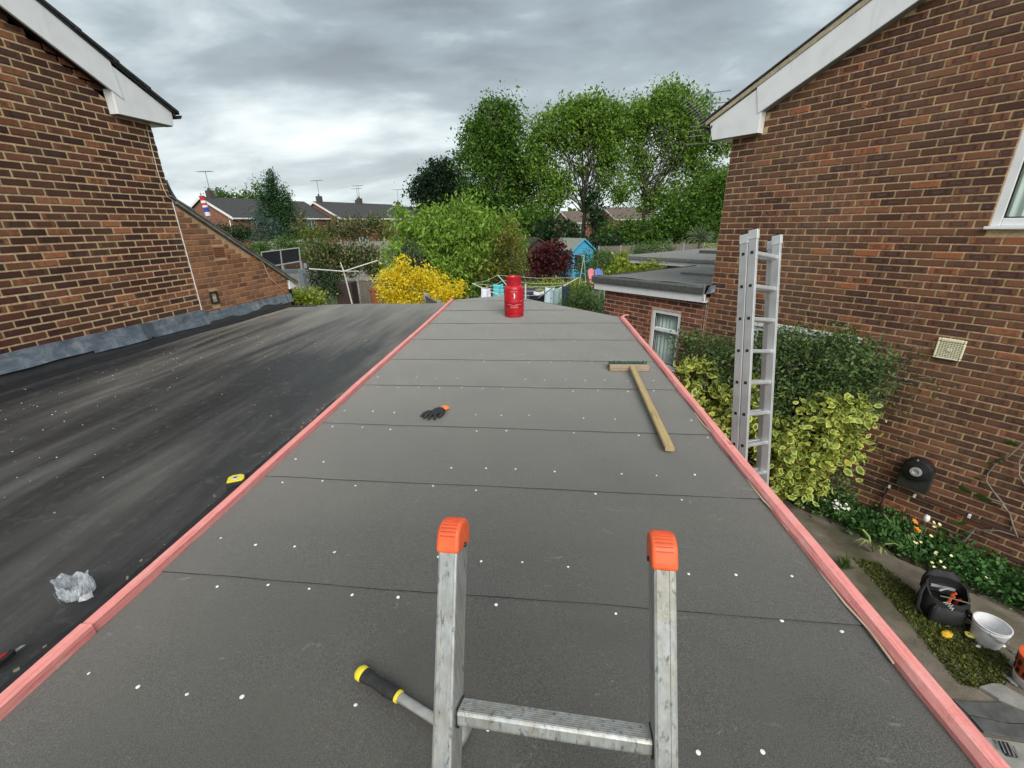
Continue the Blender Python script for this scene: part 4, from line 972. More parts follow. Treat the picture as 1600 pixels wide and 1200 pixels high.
# hammer
E0 = Vector((-.55, .885, 0)); E1 = Vector((-.262, .752, 0)); hz0 = gz(-.4, .8)
hd = (E1-E0).normalized(); hp = Vector((-hd.y, hd.x, 0)); ht = thing('hammer', 'claw hammer with black and yellow grip lying behind the near ladder', 'hammer', (E0.x, E0.y, hz0)); ht.scale = (1.25, 1.25, 1.2)
AX = (hp, Vector((0, 0, 1)), hd)
MB().lathe([(.0001, 0), (.012, .001), (.018, .008), (.0185, .016), (.0175, .022)], 18, (0, 0, .017), AX, 1, .8).build('grip_end', YELLOW, ht, True)
MB().lathe([(.0172, .022), (.0165, .035), (.0135, .055), (.0145, .075), (.0165, .095), (.0155, .112), (.014, .126), (.0001, .127)], 18, (0, 0, .017), AX, 1, .78).build('grip', RUBBER, ht, True)
MB().lathe([(.0142, .126), (.0146, .128), (.0146, .1325), (.0142, .134)], 16, (0, 0, .017), AX, 1, .78).build('grip_ring', YELLOW, ht, True)
MB().lathe([(.0115, .132), (.011, .2), (.012, .26), (.013, .315)], 14, (0, 0, .017), AX, 1, .7).build('shaft', plain('worn_steel', (.38, .37, .35), .4, .25, 30, metal=.6), ht, True)
hc = hd*.305+Vector((0, 0, .017)); hmb = MB()
hmb.lathe([(.0001, -.062), (.0125, -.062), (.0135, -.058), (.0125, -.045), (.010, -.035), (.0125, -.022), (.0145, 0), (.0125, .022), (.008, .03)], 16, hc, (hd, Vector((0, 0, 1)), hp))
for s in (-1, 1): hmb.tube([hc+hp*.02+Vector((0, 0, s*.004)), hc+hp*.045-hd*.004+Vector((0, 0, s*.007)), hc+hp*.07-hd*.016+Vector((0, 0, s*.009))], [.009, .0065, .003], 8)
hmb.build('head', MATS['worn_steel'], ht, True)
# ================================================================== things on the old felt roof
def tape(px, py, z, label, rz, sc=1.):
    p = onz(px, py, z); t = thing('tape_measure', label, 'tape measure', (p.x, p.y, z), rz)
    ol = [(-.035, -.03), (.03, -.034), (.04, -.02), (.038, .012), (.022, .03), (-.015, .034), (-.034, .02)]
    ol = [(x*sc, y*sc) for x, y in ol]
    MB().prism([(x, y, 0) for x, y in ol], (0, 0, .032*sc)).build('case', RUBBER, t, True, bevel=.005, seg=3)
    MB().prism([(x*.86, y*.86, .0315*sc) for x, y in ol], (0, 0, .006*sc)).build('yellow_face', YELLOW, t, True, bevel=.002)
    MB().lathe([(.0001, .0375*sc), (.015*sc, .0375*sc), (.014*sc, .0392*sc), (.0001, .0392*sc)], 16).build('badge', plain('silver_badge', (.5, .5, .48), .4), t)
    MB().prism([(x*sc, y*sc, .0388*sc) for x, y in ((-.009, .006), (.009, .006), (0, -.009))], (0, 0, .0012)).build('badge_mark', BLACK, t)
    MB().box((.041*sc, -.026*sc, .006*sc), (.006*sc, .002, .012*sc)).build('hook', STEEL, t); return t
tape(371, 758, OZ+.036, 'yellow and black tape measure on the old felt roof', .5, 1.25)
bp_ = onz(126, 930, OZ+.03); bagp = thing('plastic_bag', 'crumpled clear plastic bag of nails on the old felt roof', 'bag', (bp_.x, bp_.y, OZ+.032))
def _bagm(t, p):
    g = G(t); o = t.nodes['Material Output']; tr = g.n('ShaderNodeBsdfTransparent'); tr.inputs[0].default_value = (.95, .97, 1, 1)
    p.inputs['Base Color'].default_value = (.80, .84, .88, 1); p.inputs['Roughness'].default_value = .3; p.inputs['Transmission Weight'].default_value = .25; p.inputs['Specular IOR Level'].default_value = .8
    f = g.ramp(g.noise(g.coord('Object'), 22, 4), [(.35, .14), (.65, .5)]); ms = g.n('ShaderNodeMixShader'); g.set(ms.inputs[0], f); g.set(ms.inputs[1], tr.outputs[0]); g.set(ms.inputs[2], p.outputs[0]); g.set(o.inputs[0], ms.outputs[0])
BAG = mat('clear_polythene', _bagm)
bv = []; bn_ = 56; prof = [(.0, .0), (.042, .001), (.054, .014), (.058, .034), (.054, .052), (.050, .066), (.056, .076), (.050, .070), (.040, .05), (.036, .03)]
for j, (r_, z) in enumerate(prof):
    for k in range(bn_):
        a_ = 2*math.pi*k/bn_; cr_ = 1+.10*math.sin(a_*3+j*.35)+.13*abs(math.sin(a_*5.5+j*.9))*min(1, j/3)-.07*abs(math.sin(a_*8+j*1.7))+.03*math.sin(k*2.4+j)
        bv.append((r_*cr_*1.05*math.cos(a_), r_*cr_*.9*math.sin(a_), z*(1+.22*math.sin(a_*2+1)+.10*math.sin(a_*7+j)) if j > 1 else z))
bfm = MB().add(bv, [(j*bn_+k, j*bn_+(k+1) % bn_, (j+1)*bn_+(k+1) % bn_, (j+1)*bn_+k) for j in range(len(prof)-1) for k in range(bn_)])
bagp.scale = (.86, .86, 1.05); bfm.build('bag_film', BAG, bagp)
MB().add([(.04, -.03, .02), (.085, -.015, .03), (.065, -.03, .004), (.04, -.045, .006), (.09, -.02, .012)], [(0, 1, 4, 2), (0, 2, 3)]).build('bag_corner', BAG, bagp)
MB().add([(-.05, -.045, .004), (-.035, -.052, .003), (-.044, -.054, .045), (-.056, -.046, .048)], [(0, 1, 2, 3)]).build('bag_label', plain('pale_label', (.7, .74, .78), .5), bagp)
nl_ = MB()
for i in range(40):
    c = Vector((random.uniform(-.02, .028), random.uniform(-.022, .016), .006+abs(random.gauss(0, .006)))); a_ = random.uniform(0, 6.3); d = Vector((math.cos(a_), math.sin(a_), random.gauss(0, .3)))*.012
    nl_.tube([c-d, c+d], .0013, 5)
tag(nl_.build('nails', STEEL, bagp), None, kind='stuff')
p = onz(-24, 1052, OZ+.035); kt = thing('trimming_knife', 'red and black tool handle at the left edge of the old roof', 'knife', (p.x, p.y, OZ+.033), 1.25)
MB().prism([(x, y, 0) for x, y in ((-.07, -.012), (-.02, -.016), (.05, -.014), (.075, -.004), (.07, .012), (.02, .014), (-.04, .017), (-.072, .01))], (0, 0, .022)).build('body', BLACK, kt, True, bevel=.006, seg=3)
MB().prism([(x, y, .0215) for x, y in ((-.05, -.008), (.04, -.009), (.062, 0), (.04, .008), (-.045, .010))], (0, 0, .004)).build('red_inlay', REDD, kt, True, bevel=.0015)
MB().prism([(.07, -.004, .009), (.098, .000, .009), (.092, .009, .009), (.07, .010, .009)], (0, 0, .002)).build('blade', STEEL, kt)

# ================================================================== the passage on the right
def _tub(t, p):
    g = G(t); v = g.coord('Object'); c = g.mix(g.ramp(g.noise(v, 14, 6, .65), [(.45, 0.), (.7, .6)]), (.74, .75, .77), (.50, .51, .53)); g.set(p.inputs['Base Color'], c); p.inputs['Roughness'].default_value = .45
TUB = mat('stained_white_plastic', _tub)
def bucket(px, py, label, r=.15, h=.235, tilt=(0, 0)):
    p = onz(px, py, .004); t = thing('bucket', label, 'bucket', (p.x, p.y, .006)); t.rotation_euler = (*tilt, .4)
    b = MB().lathe([(.0001, 0), (r*.80, 0), (r*.82, .004), (r*.96, h*.80), (r*1.0, h*.80), (r*1.01, h*.88), (r*.985, h*.89), (r*1.0, h*.97), (r*1.03, h*.975), (r*1.03, h), (r*.965, h), (r*.95, h*.9), (r*.79, .012), (.0001, .012)], 40); b.build('body', TUB, t, True)
    MB().lathe([(.0001, .02), (r*.80, .02), (r*.84, .032), (.0001, .034)], 30).build('plaster_residue', plain('dry_plaster', (.55, .54, .52), .9, .2, 30), t)
    return t
b_ = bucket(1538, 1001, 'white plastic bucket with stained inside, beside the black tool bag', .118, .20)
MB().tube([(.121*math.cos(a), .121*math.sin(a), .172-.075*math.sin(max(0, min(math.pi, a+2.8)))) for a in np.linspace(-2.8, .34, 14)], .0035, 6).build('handle', STEEL, b_, True)
tape(1512, 996, .012, 'yellow topped tape measure on the moss beside the white bucket', 1.2, 1.0)
yp = onz(1478, 993, .01); yt = thing('yellow_sponge', 'small yellow crumpled sponge on the moss between bag and bucket', 'sponge', (yp.x, yp.y, .014), .3)
bm = bmesh.new(); bmesh.ops.create_icosphere(bm, subdivisions=3, radius=1)
for v in bm.verts:
    d = v.co.copy(); k = 1+.14*math.sin(d.x*5+1)*math.cos(d.y*6)+.1*math.sin(d.z*9+d.x*7); v.co = Vector((d.x*.05*k, d.y*.032*k, max(d.z, -.5)*.024*k+.012))
me = bpy.data.meshes.new('sponge_body'); bm.to_mesh(me); bm.free(); me.materials.append(plain('yellow_foam', (.72, .42, .03), .9, .3, 50, bump=.6)); o = bpy.data.objects.new('sponge_body', me); C.objects.link(o); o.parent = yt
for q in me.polygons: q.use_smooth = True
# tool rucksack, lying open
tp = onz(1466, 958, .004); tb = thing('tool_bag', 'black open tool rucksack with white scribble mark on the path', 'tool bag', (tp.x, tp.y, .005), -.35); tb.scale = (.88, .88, .9)
FAB = plain('black_nylon', (.011, .011, .012), .6, .3, 40, bump=.5); FAB2 = plain('dark_lining', (.02, .022, .022), .8, .3, 30)
def sup(a, n=3.2): c, s = math.cos(a), math.sin(a); return math.copysign(abs(c)**(2/n), c), math.copysign(abs(s)**(2/n), s)
def bagshell(rings, m, nm_, n=36, closed=True):
    vs = [(cx+sup(2*math.pi*k/n)[0]*rx, cy+sup(2*math.pi*k/n)[1]*ry, z+(tz*sup(2*math.pi*k/n)[1])+.006*math.sin(k*1.7+z*40)) for cx, cy, z, rx, ry, tz in rings for k in range(n)]
    mr = len(rings); fs = [(i*n+k, i*n+(k+1) % n, (i+1)*n+(k+1) % n, (i+1)*n+k) for i in range(mr-1) for k in range(n)]+[tuple(range(n))[::-1]]
    if closed: fs.append(tuple((mr-1)*n+k for k in range(n)))
    return MB().add(vs, fs).build(nm_, m, tb, True)
bagshell([(0, 0, 0, .17, .11, 0), (0, 0, .02, .19, .125, 0), (0, 0, .14, .195, .13, .01), (0, .0, .24, .185, .125, .04), (0, .0, .30, .17, .115, .07), (0, .0, .302, .155, .10, .07), (0, 0, .24, .165, .105, .04), (0, 0, .12, .165, .105, 0)], FAB, 'shell')
bagshell([(0, .115, .20, .17, .03, 0), (0, .14, .30, .165, .035, 0), (0, .165, .38, .13, .03, 0), (0, .175, .42, .07, .02, 0)], FAB, 'open_flap')
bagshell([(-.01, -.14, .02, .13, .035, 0), (-.01, -.15, .09, .14, .045, 0), (-.01, -.145, .17, .13, .04, 0), (-.01, -.135, .20, .11, .025, 0)], FAB2, 'front_pocket')
for pts in (((-.17, -.1, .02), (-.25, -.14, .12), (-.23, -.06, .26), (-.15, .06, .31)), ((.17, -.1, .02), (.25, -.12, .05), (.27, -.02, .03), (.2, .1, .02)), ((.14, -.12, .22), (.2, -.16, .12), (.16, -.18, .03))):
    MB().tube([Vector(p) for p in pts], [.012, .016, .016, .012][:len(pts)], 6).build('strap', FAB, tb, True)
MB().tube([(.16, -.08, .27), (.1, -.115, .3), (0, -.12, .31), (-.1, -.11, .30)], .006, 6).build('zip', plain('olive_zip', (.12, .13, .06), .6), tb, True)
MB().tube([(-.08, -.152, .26), (-.05, -.158, .285), (-.065, -.157, .25), (-.03, -.158, .28), (-.04, -.16, .235), (-.01, -.158, .262), (-.025, -.162, .22), (.005, -.16, .23), (-.005, -.164, .20)], .004, 6).build('white_scribble', MARK, tb, True)
for k, (x, y, z, m) in enumerate(((.05, .02, .25, ORANGE), (.02, -.03, .24, ORANGE), (.08, -.02, .22, REDD))):
    MB().tube([(x, y, z-.1), (x+.012, y+.01, z), (x+.03, y+.0, z+.03)], [.014, .014, .01], 8).build('tool_handle', m, tb, True)
MB().b2((-.1, .085, .25), (.1, .105, .275)).build('grey_strap', plain('grey_webbing', (.28, .29, .28), .8), tb); MB().tube([(-.05, .03, .26), (.02, .05, .30)], .011, 8).build('chisel', STEEL, tb, True)
# orange crate on a white tub at the right edge, offcuts round it
cp_ = onz(1598, 1070, .004); ot = thing('orange_tub', 'orange slotted plastic tub on a white base at the right edge', 'tub', (cp_.x+.06, cp_.y, .006), .2)
MB().lathe([(.0001, 0), (.10, 0), (.105, .005), (.115, .075), (.1, .08), (.0001, .08)], 32).build('white_base', TUB, ot, True)
oo = MB().lathe([(.0001, .08), (.112, .08), (.118, .1), (.13, .25), (.136, .255), (.136, .27), (.122, .27), (.105, .1), (.0001, .1)], 36).build('orange_body', plain('orange_tub_plastic', (.60, .10, .03), .5, .2, 12), ot, True)
for k in range(14):
    a_ = 2*math.pi*k/14
    for j in range(2):
        r_ = .120+.009*j; MB().box((r_*math.cos(a_), r_*math.sin(a_), .13+.07*j), (.006, .026, .045), (Vector((math.cos(a_), math.sin(a_), 0)), Vector((-math.sin(a_), math.cos(a_), 0)), Vector((0, 0, 1)))).build('slot', BLACK, oo)
def slab(name, label, pxs, th, m, z=.006, cat='slab', bend=0):
    pts = [onz(x, y, z) for x, y in pxs]; c = sum(pts, Vector())/len(pts); o = MB().prism([p-c for p in pts], (0, 0, th)).build(name, m, None, bevel=.004); o.location = c; return tag(o, label, cat)
slab('paving_slab', 'pale broken paving slab on the ground below the orange tub', ((1528, 1076), (1548, 1071), (1562, 1072), (1605, 1096), (1640, 1130), (1560, 1096)), .03, CONC2, cat='slab')
slab('felt_offcut', 'upper of two long dark grey felt offcuts beside the kerb', ((1488, 1094), (1520, 1098), (1640, 1100), (1650, 1133), (1570, 1130), (1512, 1117)), .012, SLATE, cat='offcut')
slab('felt_offcut', 'lower of two long dark grey felt offcuts beside the kerb', ((1513, 1119), (1572, 1132), (1660, 1136), (1680, 1163), (1590, 1156), (1536, 1146)), .016, SLATE, cat='offcut')
slab('drain_surround', 'pale concrete patch around the small drain grate', ((1530, 1150), (1600, 1162), (1680, 1172), (1700, 1260), (1560, 1230)), .006, CONC2, .005, 'paving')
dr = slab('drain_cover', 'small dark square drain grate set in concrete', ((1556, 1159), (1573, 1161), (1590, 1185), (1572, 1182)), .012, DARKMETAL, .012, 'drain')
for k in range(5):
    o = MB().box((-.045+.0225*k, 0, .0135), (.008, .085, .004), None).build('grate_bar', STEEL, dr); o.rotation_euler = (0, 0, -.45)
for k, (px, py, a_) in enumerate(((1583, 1038, .4), (1576, 1062, 1.3), (1590, 1022, 2.2))):
    p = onz(px, py, .006); o = MB().prism([Vector((x*.9, y*.9, 0)) for x, y in ((-.07, -.02), (.0, -.04), (.07, .0), (.03, .035), (-.05, .02))], (0, 0, .012)).build('felt_scrap', plain('pale_scrap', (.22, .225, .21), .8, .2), None, bevel=.003); o.location = (p.x, p.y, .008); o.rotation_euler = (.25, .2, a_)
    tag(o, ['middle pale curled felt scrap beside the orange tub', 'lower pale curled felt scrap beside the orange tub', 'upper pale curled felt scrap beside the orange tub'][k], 'scrap')
# small white bits on the path
for k, (px, py) in enumerate(((1528, 1011), (1567, 1010))):
    p = onz(px, py, .006); o = MB().lathe([(.0001, 0), (.014, 0), (.017, .006), (.012, .014), (.0001, .016)], 10).build('white_pebble', PETAL_W, None, True); o.location = (p.x, p.y, .008); o.scale = (1.2, .8, 1)
    tag(o, ['white pebble just left below the white bucket', 'white pebble just right below the white bucket'][k], 'pebble')
# moss strip and weeds
def zone(poly, n, z=.01):
    """random ground points inside a pixel polygon"""
    w_ = [onz(x, y, z) for x, y in poly]; xs = [p.x for p in w_]; ys = [p.y for p in w_]; out_ = []
    while len(out_) < n:
        x = rng.uniform(min(xs), max(xs)); y = rng.uniform(min(ys), max(ys)); ins = False; j = len(w_)-1
        for i in range(len(w_)):
            if (w_[i].y > y) != (w_[j].y > y) and x < (w_[j].x-w_[i].x)*(y-w_[i].y)/(w_[j].y-w_[i].y)+w_[i].x: ins = not ins
            j = i
        if ins: out_.append((x, y, z))
    return np.array(out_)
mp_ = zone(((1332, 872), (1372, 880), (1430, 925), (1470, 975), (1520, 985), (1585, 1040), (1560, 1085), (1500, 1070), (1450, 1010), (1385, 930)), 9000, .004)
tag(leaves('moss', mp_, .022, .012, L_MOSS, None, (0, 0, .55), jit=.4), 'olive green moss along the path edge beside the kerb', 'moss', kind='stuff')
wp = zone(((1310, 880), (1325, 878), (1330, 890), (1318, 893)), 120, .004); tag(leaves('grass_tuft', wp, .09, .008, L_GRASS, None, (0, 0, 1.2)), 'small grass tuft growing beside the pink kerb', 'grass')
# flower bed planting
bedp = []
for i in range(15000):
    s = rng.uniform(1.0, 5.0); o_ = rng.uniform(0.02, .52+(.1 if s > 2.5 else 0)); h = .06+.15*abs(math.sin(s*5.1)*math.cos(o_*7+s))+(.12 if s > 3.2 else 0)*min(1, s-3.2)
    bedp.append((*rl(s, o_, rng.uniform(.03, h+.05))[:],))
tag(leaves('ground_cover', np.array(bedp), .038, .024, L_MINT, None, (0, 0, .5)), 'green leafy ground cover along the foot of the right house wall', 'plants', kind='stuff')
def clump(label, px, py, off, n, L_, m, w_=.012, lean=.6, name='leafy_plant', cat='plant'):
    b = onz(px, py, .03); t = thing(name, label, cat, (b.x, b.y, .03)); mb = MB()
    for i in range(n):
        a_ = rng.uniform(0, 6.28); l = L_*rng.uniform(.6, 1.1); d = Vector((math.cos(a_), math.sin(a_), 0)); q = Vector((-d.y, d.x, 0))*w_*rng.uniform(.7, 1.2)
        pts = [Vector((0, 0, 0))+d*.01, d*l*lean*.4+Vector((0, 0, l*.6)), d*l*lean*.8+Vector((0, 0, l*.75)), d*l*lean*1.2+Vector((0, 0, l*.55))]
        vs = []
        for k, p in enumerate(pts): f = (.6, 1, .9, .05)[k]; vs += [p-q*f, p+Vector((0, 0, -.004)), p+q*f]
        mb.add(vs, [(3*k+j, 3*k+j+1, 3*k+4+j, 3*k+3+j) for k in range(3) for j in range(2)])
    mb.build('strap_leaves', m, t); return t
STRAP = plain('strap_leaf', (.09, .16, .04), .5, .3, 9); STRAP2 = plain('pale_strap_leaf', (.24, .30, .09), .5, .3, 9)
clump('tall strappy green plant beside the shrub foot', 1395, 845, 0, 16, .32, STRAP, .009)
clump('pale strappy plant drooping over the path edge', 1365, 862, 0, 8, .26, STRAP2, .012, .9)
def flowers(label, name, px, py, z, n, spread, r, m, group=None):
    b = onz(px, py, z); t = thing(name, label, 'flowers', (b.x, b.y, 0)); st = MB(); fl_ = MB()
    for i in range(n):
        c = Vector((rng.normal()*spread, rng.normal()*spread, z+rng.normal()*.03)); st.tube([(c.x*.6, c.y*.6, .02), tuple(c)], .002, 4)
        up_ = Vector((rng.normal()*.3, rng.normal()*.3-.4, 1)).normalized(); a1 = up_.orthogonal().normalized(); a2 = up_.cross(a1)
        for k in range(6):
            a_ = k*math.pi/3; d = a1*math.cos(a_)+a2*math.sin(a_); e_ = a1*math.cos(a_+.5)+a2*math.sin(a_+.5); g_ = a1*math.cos(a_-.5)+a2*math.sin(a_-.5)
            fl_.add([c, c+e_*r*.6+up_*r*.2, c+d*r+up_*r*.15, c+g_*r*.6+up_*r*.2], [(0, 1, 2, 3)])
    st.build('stems', STRAP, t)['kind'] = 'stuff'; fl_.build('petals', m, t)['kind'] = 'stuff'; return t
flowers('cluster of tiny white flowers at the shrub foot', 'white_flowers', 1313, 792, .22, 22, .06, .02, PETAL_W)
flowers('scattered cream flowers above the ground cover', 'cream_flowers', 1462, 868, .24, 12, .13, .017, PETAL_Y)
flowers('single orange flower beside the white tulip', 'orange_flower', 1431, 826, .28, 3, .02, .04, PETAL_O)
flowers('two small yellow flowers right of the orange flower', 'yellow_flowers', 1455, 822, .28, 4, .05, .022, PETAL_Y)
wp_ = onR(1447, 812, .25); wt = thing('white_tulip', 'tall white tulip near the wall pipe', 'flower', (wp_.x, wp_.y, 0))
MB().tube([(0, 0, .02), (.005, 0, wp_.z*.5), (0, 0, wp_.z-.02)], .005, 6).build('stem', STRAP, wt, True)
MB().lathe([(.004, wp_.z-.03), (.022, wp_.z-.01), (.028, wp_.z+.02), (.022, wp_.z+.05), (.012, wp_.z+.06), (.018, wp_.z+.03), (.0001, wp_.z)], 12).build('bloom', PETAL_W, wt, True)
# twining climber on the wall at the right
cs_ = thing('climber', 'twining bare climber stems with large leaves at the right wall edge', 'climbing plant', tuple(onR(1590, 842, .05)*1)); cb_ = Vector(cs_.location)
stems = [((1604, 686), (1588, 702), (1572, 716), (1556, 724), (1543, 740), (1541, 752), (1552, 768), (1566, 785), (1578, 805), (1583, 822), (1590, 840)), ((1604, 700), (1592, 722), (1592, 742), (1600, 755), (1608, 770)), ((1590, 838), (1560, 829), (1520, 828), (1500, 835)), ((1520, 830), (1508, 845), (1495, 846), (1482, 834)), ((1548, 783), (1566, 789), (1580, 805)), ((1590, 842), (1600, 842), (1612, 838))]
for s in stems: MB().tube([onR(x, y, .035+.02*math.sin(i*1.3))-cb_ for i, (x, y) in enumerate(s)], .008, 6).build('stem', L_BARK2, cs_, True)
for px, py, sz in ((1580, 693, .10), (1565, 718, .06), (1547, 724, .05), (1527, 748, .06), (1507, 765, .12), (1535, 778, .13), (1500, 818, .11), (1473, 828, .11), (1508, 834, .09), (1560, 722, .05)):
    c = onR(px, py, .06)-cb_; a_ = rng.uniform(-.5, .5); dx = Vector((RU[0], RU[1], 0))*math.cos(a_)+Vector((0, 0, 1))*math.sin(a_); dz = Vector((-RN[0], -RN[1], 0))*.5+Vector((0, 0, .8)); dz.normalize()
    ol = [(-.5, 0), (-.35, .28), (0, .36), (.3, .25), (.55, 0), (.3, -.25), (0, -.36), (-.35, -.28)]
    vs = [c]+[c+dx*x*sz+dz*y*sz-Vector((-RN[0], -RN[1], 0))*.03*abs(y)*sz*8 for x, y in ol]
    MB().add(vs, [(0, 1+i, 1+(i+1) % 8) for i in range(8)]).build('leaf', plain('broad_leaf', (.06, .15, .03), .45, .3, 15), cs_, True)
# big shrub against the wall and the variegated one in front
def rlobes(lst):
    r = []
    for px, py, rx, ry, off in lst:
        c = onR(px, py, off); k = proj(c)[2]/F; r.append((np.array(c), (rx*k, (rx+ry)*.42*k, ry*k)))
    return r
dl = rlobes([(1092, 570, 34, 48, .5), (1140, 575, 50, 52, .55), (1215, 580, 65, 52, .55), (1285, 575, 60, 50, .5), (1325, 615, 48, 58, .42), (1262, 635, 80, 55, .6), (1345, 560, 34, 34, .3), (1280, 760, 34, 48, .35), (1262, 540, 60, 22, .45), (1200, 548, 40, 26, .5), (1075, 545, 20, 24, .45), (1230, 522, 20, 16, .4), (1300, 528, 26, 18, .35), (1370, 590, 16, 20, .25)])
db = rl(.9, .45, .05)
shb = tree('evergreen_shrub', 'dark green small-leaved shrub against the right house wall', 'shrub', tuple(db), .5, dl, 640, 44, .095, .040, L_COTO, r0=.05, nl=30, shell=.35, stems=3, bias=(0, 0, .1), wfac=.5)
for px, py, qx, qy in ((1330, 590, 1450, 545), (1350, 600, 1425, 600), (1350, 575, 1440, 490), (1230, 560, 1270, 470), (1360, 640, 1420, 560), (1380, 600, 1460, 590), (1310, 560, 1400, 515), (1200, 560, 1210, 512)):
    tw = MB(); limb(tw, onR(px, py, .3)-db, onR(qx, qy, .15)-db, .006, .002, .12, 4, 5); tw.build('bare_twig', L_BARK2, shb, True)
sp2 = []
for i in range(260):
    t = rng.random(); q = int(rng.integers(0, 5)); e_ = ((1430, 600), (1445, 610), (1400, 640), (1415, 560), (1385, 700))[q]; c = onR(e_[0]+rng.normal()*18, e_[1]+rng.normal()*9, .12); sp2.append(np.array(c-db))
leaves('outlying_sprays', np.array(sp2), .03, .014, L_COTO, shb)
vl = rlobes([(1085, 590, 24, 26, .95), (1100, 625, 36, 36, 1.0), (1128, 660, 36, 36, 1.05), (1170, 645, 32, 46, 1.0), (1180, 605, 14, 18, .9), (1215, 700, 46, 44, .95), (1262, 690, 50, 46, .9), (1304, 665, 44, 36, .8), (1336, 652, 24, 26, .7), (1300, 705, 40, 32, .75), (1240, 750, 30, 34, .8), (1225, 730, 34, 34, .85), (1285, 640, 30, 26, .85)])
tree('variegated_shrub', 'yellow and green variegated shrub spilling over the passage behind the ladder', 'shrub', tuple(rl(.95, .75, .01)), .4, vl, 330, 18, .07, .082, L_VAR, r0=.04, nl=26, shell=.55, stems=3, bias=(0, 0, -.15), wfac=.62, hexa=True)

# ================================================================== gardens beyond
# rotary airer with washing
tips = [atY(738, 443, 11.0), atY(778, 430, 12.9), atY(904, 434, 12.3), atY(866, 448, 10.3)]
hubp = sum(tips, Vector())/4; hubp.z = 1.38
ra = thing('rotary_airer', 'rotary washing line hung with clothes behind the red gas cylinder', 'washing line', (hubp.x, hubp.y, 0))
g0 = Vector((hubp.x, hubp.y, 0))
AIRER = plain('airer_metal', (.55, .57, .52), .45, .1); LINE = plain('washing_line_cord', (.66, .68, .60), .7)
MB().tube([(0, 0, 0), (0, 0, 2.0)], .022, 10).build('pole', AIRER, ra, True); MB().lathe([(.04, 1.3), (.05, 1.34), (.05, 1.42), (.03, 1.46)], 12).build('hub', BLACK, ra)
for t in tips: MB().tube([hubp-g0, t-g0], .014, 8).build('arm', AIRER, ra, True)
for f in (1., .82, .62):
    for i in range(4):
        a, b = (hubp.lerp(tips[i], f)-g0, hubp.lerp(tips[(i+1) % 4], f)-g0); md = (a+b)/2-Vector((0, 0, .05)); MB().tube([a, a.lerp(md, .6), md, b.lerp(md, .6), b], .0045, 5).build('line', LINE, ra)
def garment(label, px0, px1, y0, y1, Y, m, cat='washing', split=False):
    a = atY(px0, y0, Y); b = atY(px1, y0, Y+.2); h = (y1-y0)*proj(a)[2]/F; d = b-a; n = 14; vs = []; dn = Vector((-d.y, d.x, 0)).normalized()
    for j in range(9):
        for i in range(n+1):
            u = i/n; v = j/8; p = a+d*u-Vector((0, 0, h*v*(1+.04*math.sin(u*5)))); p += dn*(.03*math.sin(u*9+v*1.5)*(.3+v))+d*.04*math.sin(v*3)*(u-.5); p.z -= .03*math.sin(u*math.pi)*(1-v); vs.append(p)
    fs = [(j*(n+1)+i, j*(n+1)+i+1, (j+1)*(n+1)+i+1, (j+1)*(n+1)+i) for j in range(8) for i in range(n) if not (split and j > 2 and i == n//2)]
    o = MB().add([v-a for v in vs], fs).build('garment', m, None, True); o.location = a; so_ = o.modifiers.new('thick', 'SOLIDIFY'); so_.thickness = .006
    return tag(o, label, cat, 'clothes on the rotary airer')
FB = lambda nme, c: plain(nme, c, .9, .1, 8)
garment('white garment hanging leftmost on the rotary airer', 752, 766, 450, 478, 10.9, FB('white_cotton', (.66, .68, .78)))
garment('turquoise garment on the rotary airer left of the cylinder', 771, 786, 443, 464, 11.8, FB('turquoise_cotton', (.06, .45, .52)))
garment('dark striped garment just right of the cylinder', 814, 836, 449, 470, 11.9, FB('navy_stripe', (.05, .05, .09)))
garment('white garment between the dark ones on the airer', 834, 850, 455, 473, 11.5, FB('white_cotton', (.66, .68, .78)))
garment('black garment low on the airer right of the cylinder', 828, 851, 459, 480, 10.9, FB('black_cotton', (.012, .013, .02)))
garment('pale blue garment on the right arm of the airer', 852, 866, 448, 488, 10.7, FB('pale_blue_cotton', (.50, .62, .70)))
garment('grey green garment on the right arm of the airer', 866, 878, 450, 490, 10.8, FB('sage_cotton', (.26, .36, .35)))
garment('navy trousers hanging rightmost on the airer', 878, 891, 446, 492, 11.0, FB('navy_cotton', (.025, .03, .055)), split=True)
# empty rotary airer on the left
h2 = atY(537, 424, 13.); r2 = thing('rotary_airer', 'empty rotary washing line left of the yellow shrub', 'washing line', (h2.x, h2.y, 0)); g2 = Vector((h2.x, h2.y, 0))
MB().tube([(.35, 0, 0), (.12, 0, 1.2), (0, 0, h2.z+.05)], .022, 10).build('pole', AIRER, r2, True)
for px, py, yy in ((483, 420, 12.6), (590, 407, 13.4), (532, 410, 14.2), (560, 424, 11.9)): MB().tube([h2-g2, atY(px, py, yy)-g2], .016, 8).build('arm', AIRER, r2, True)
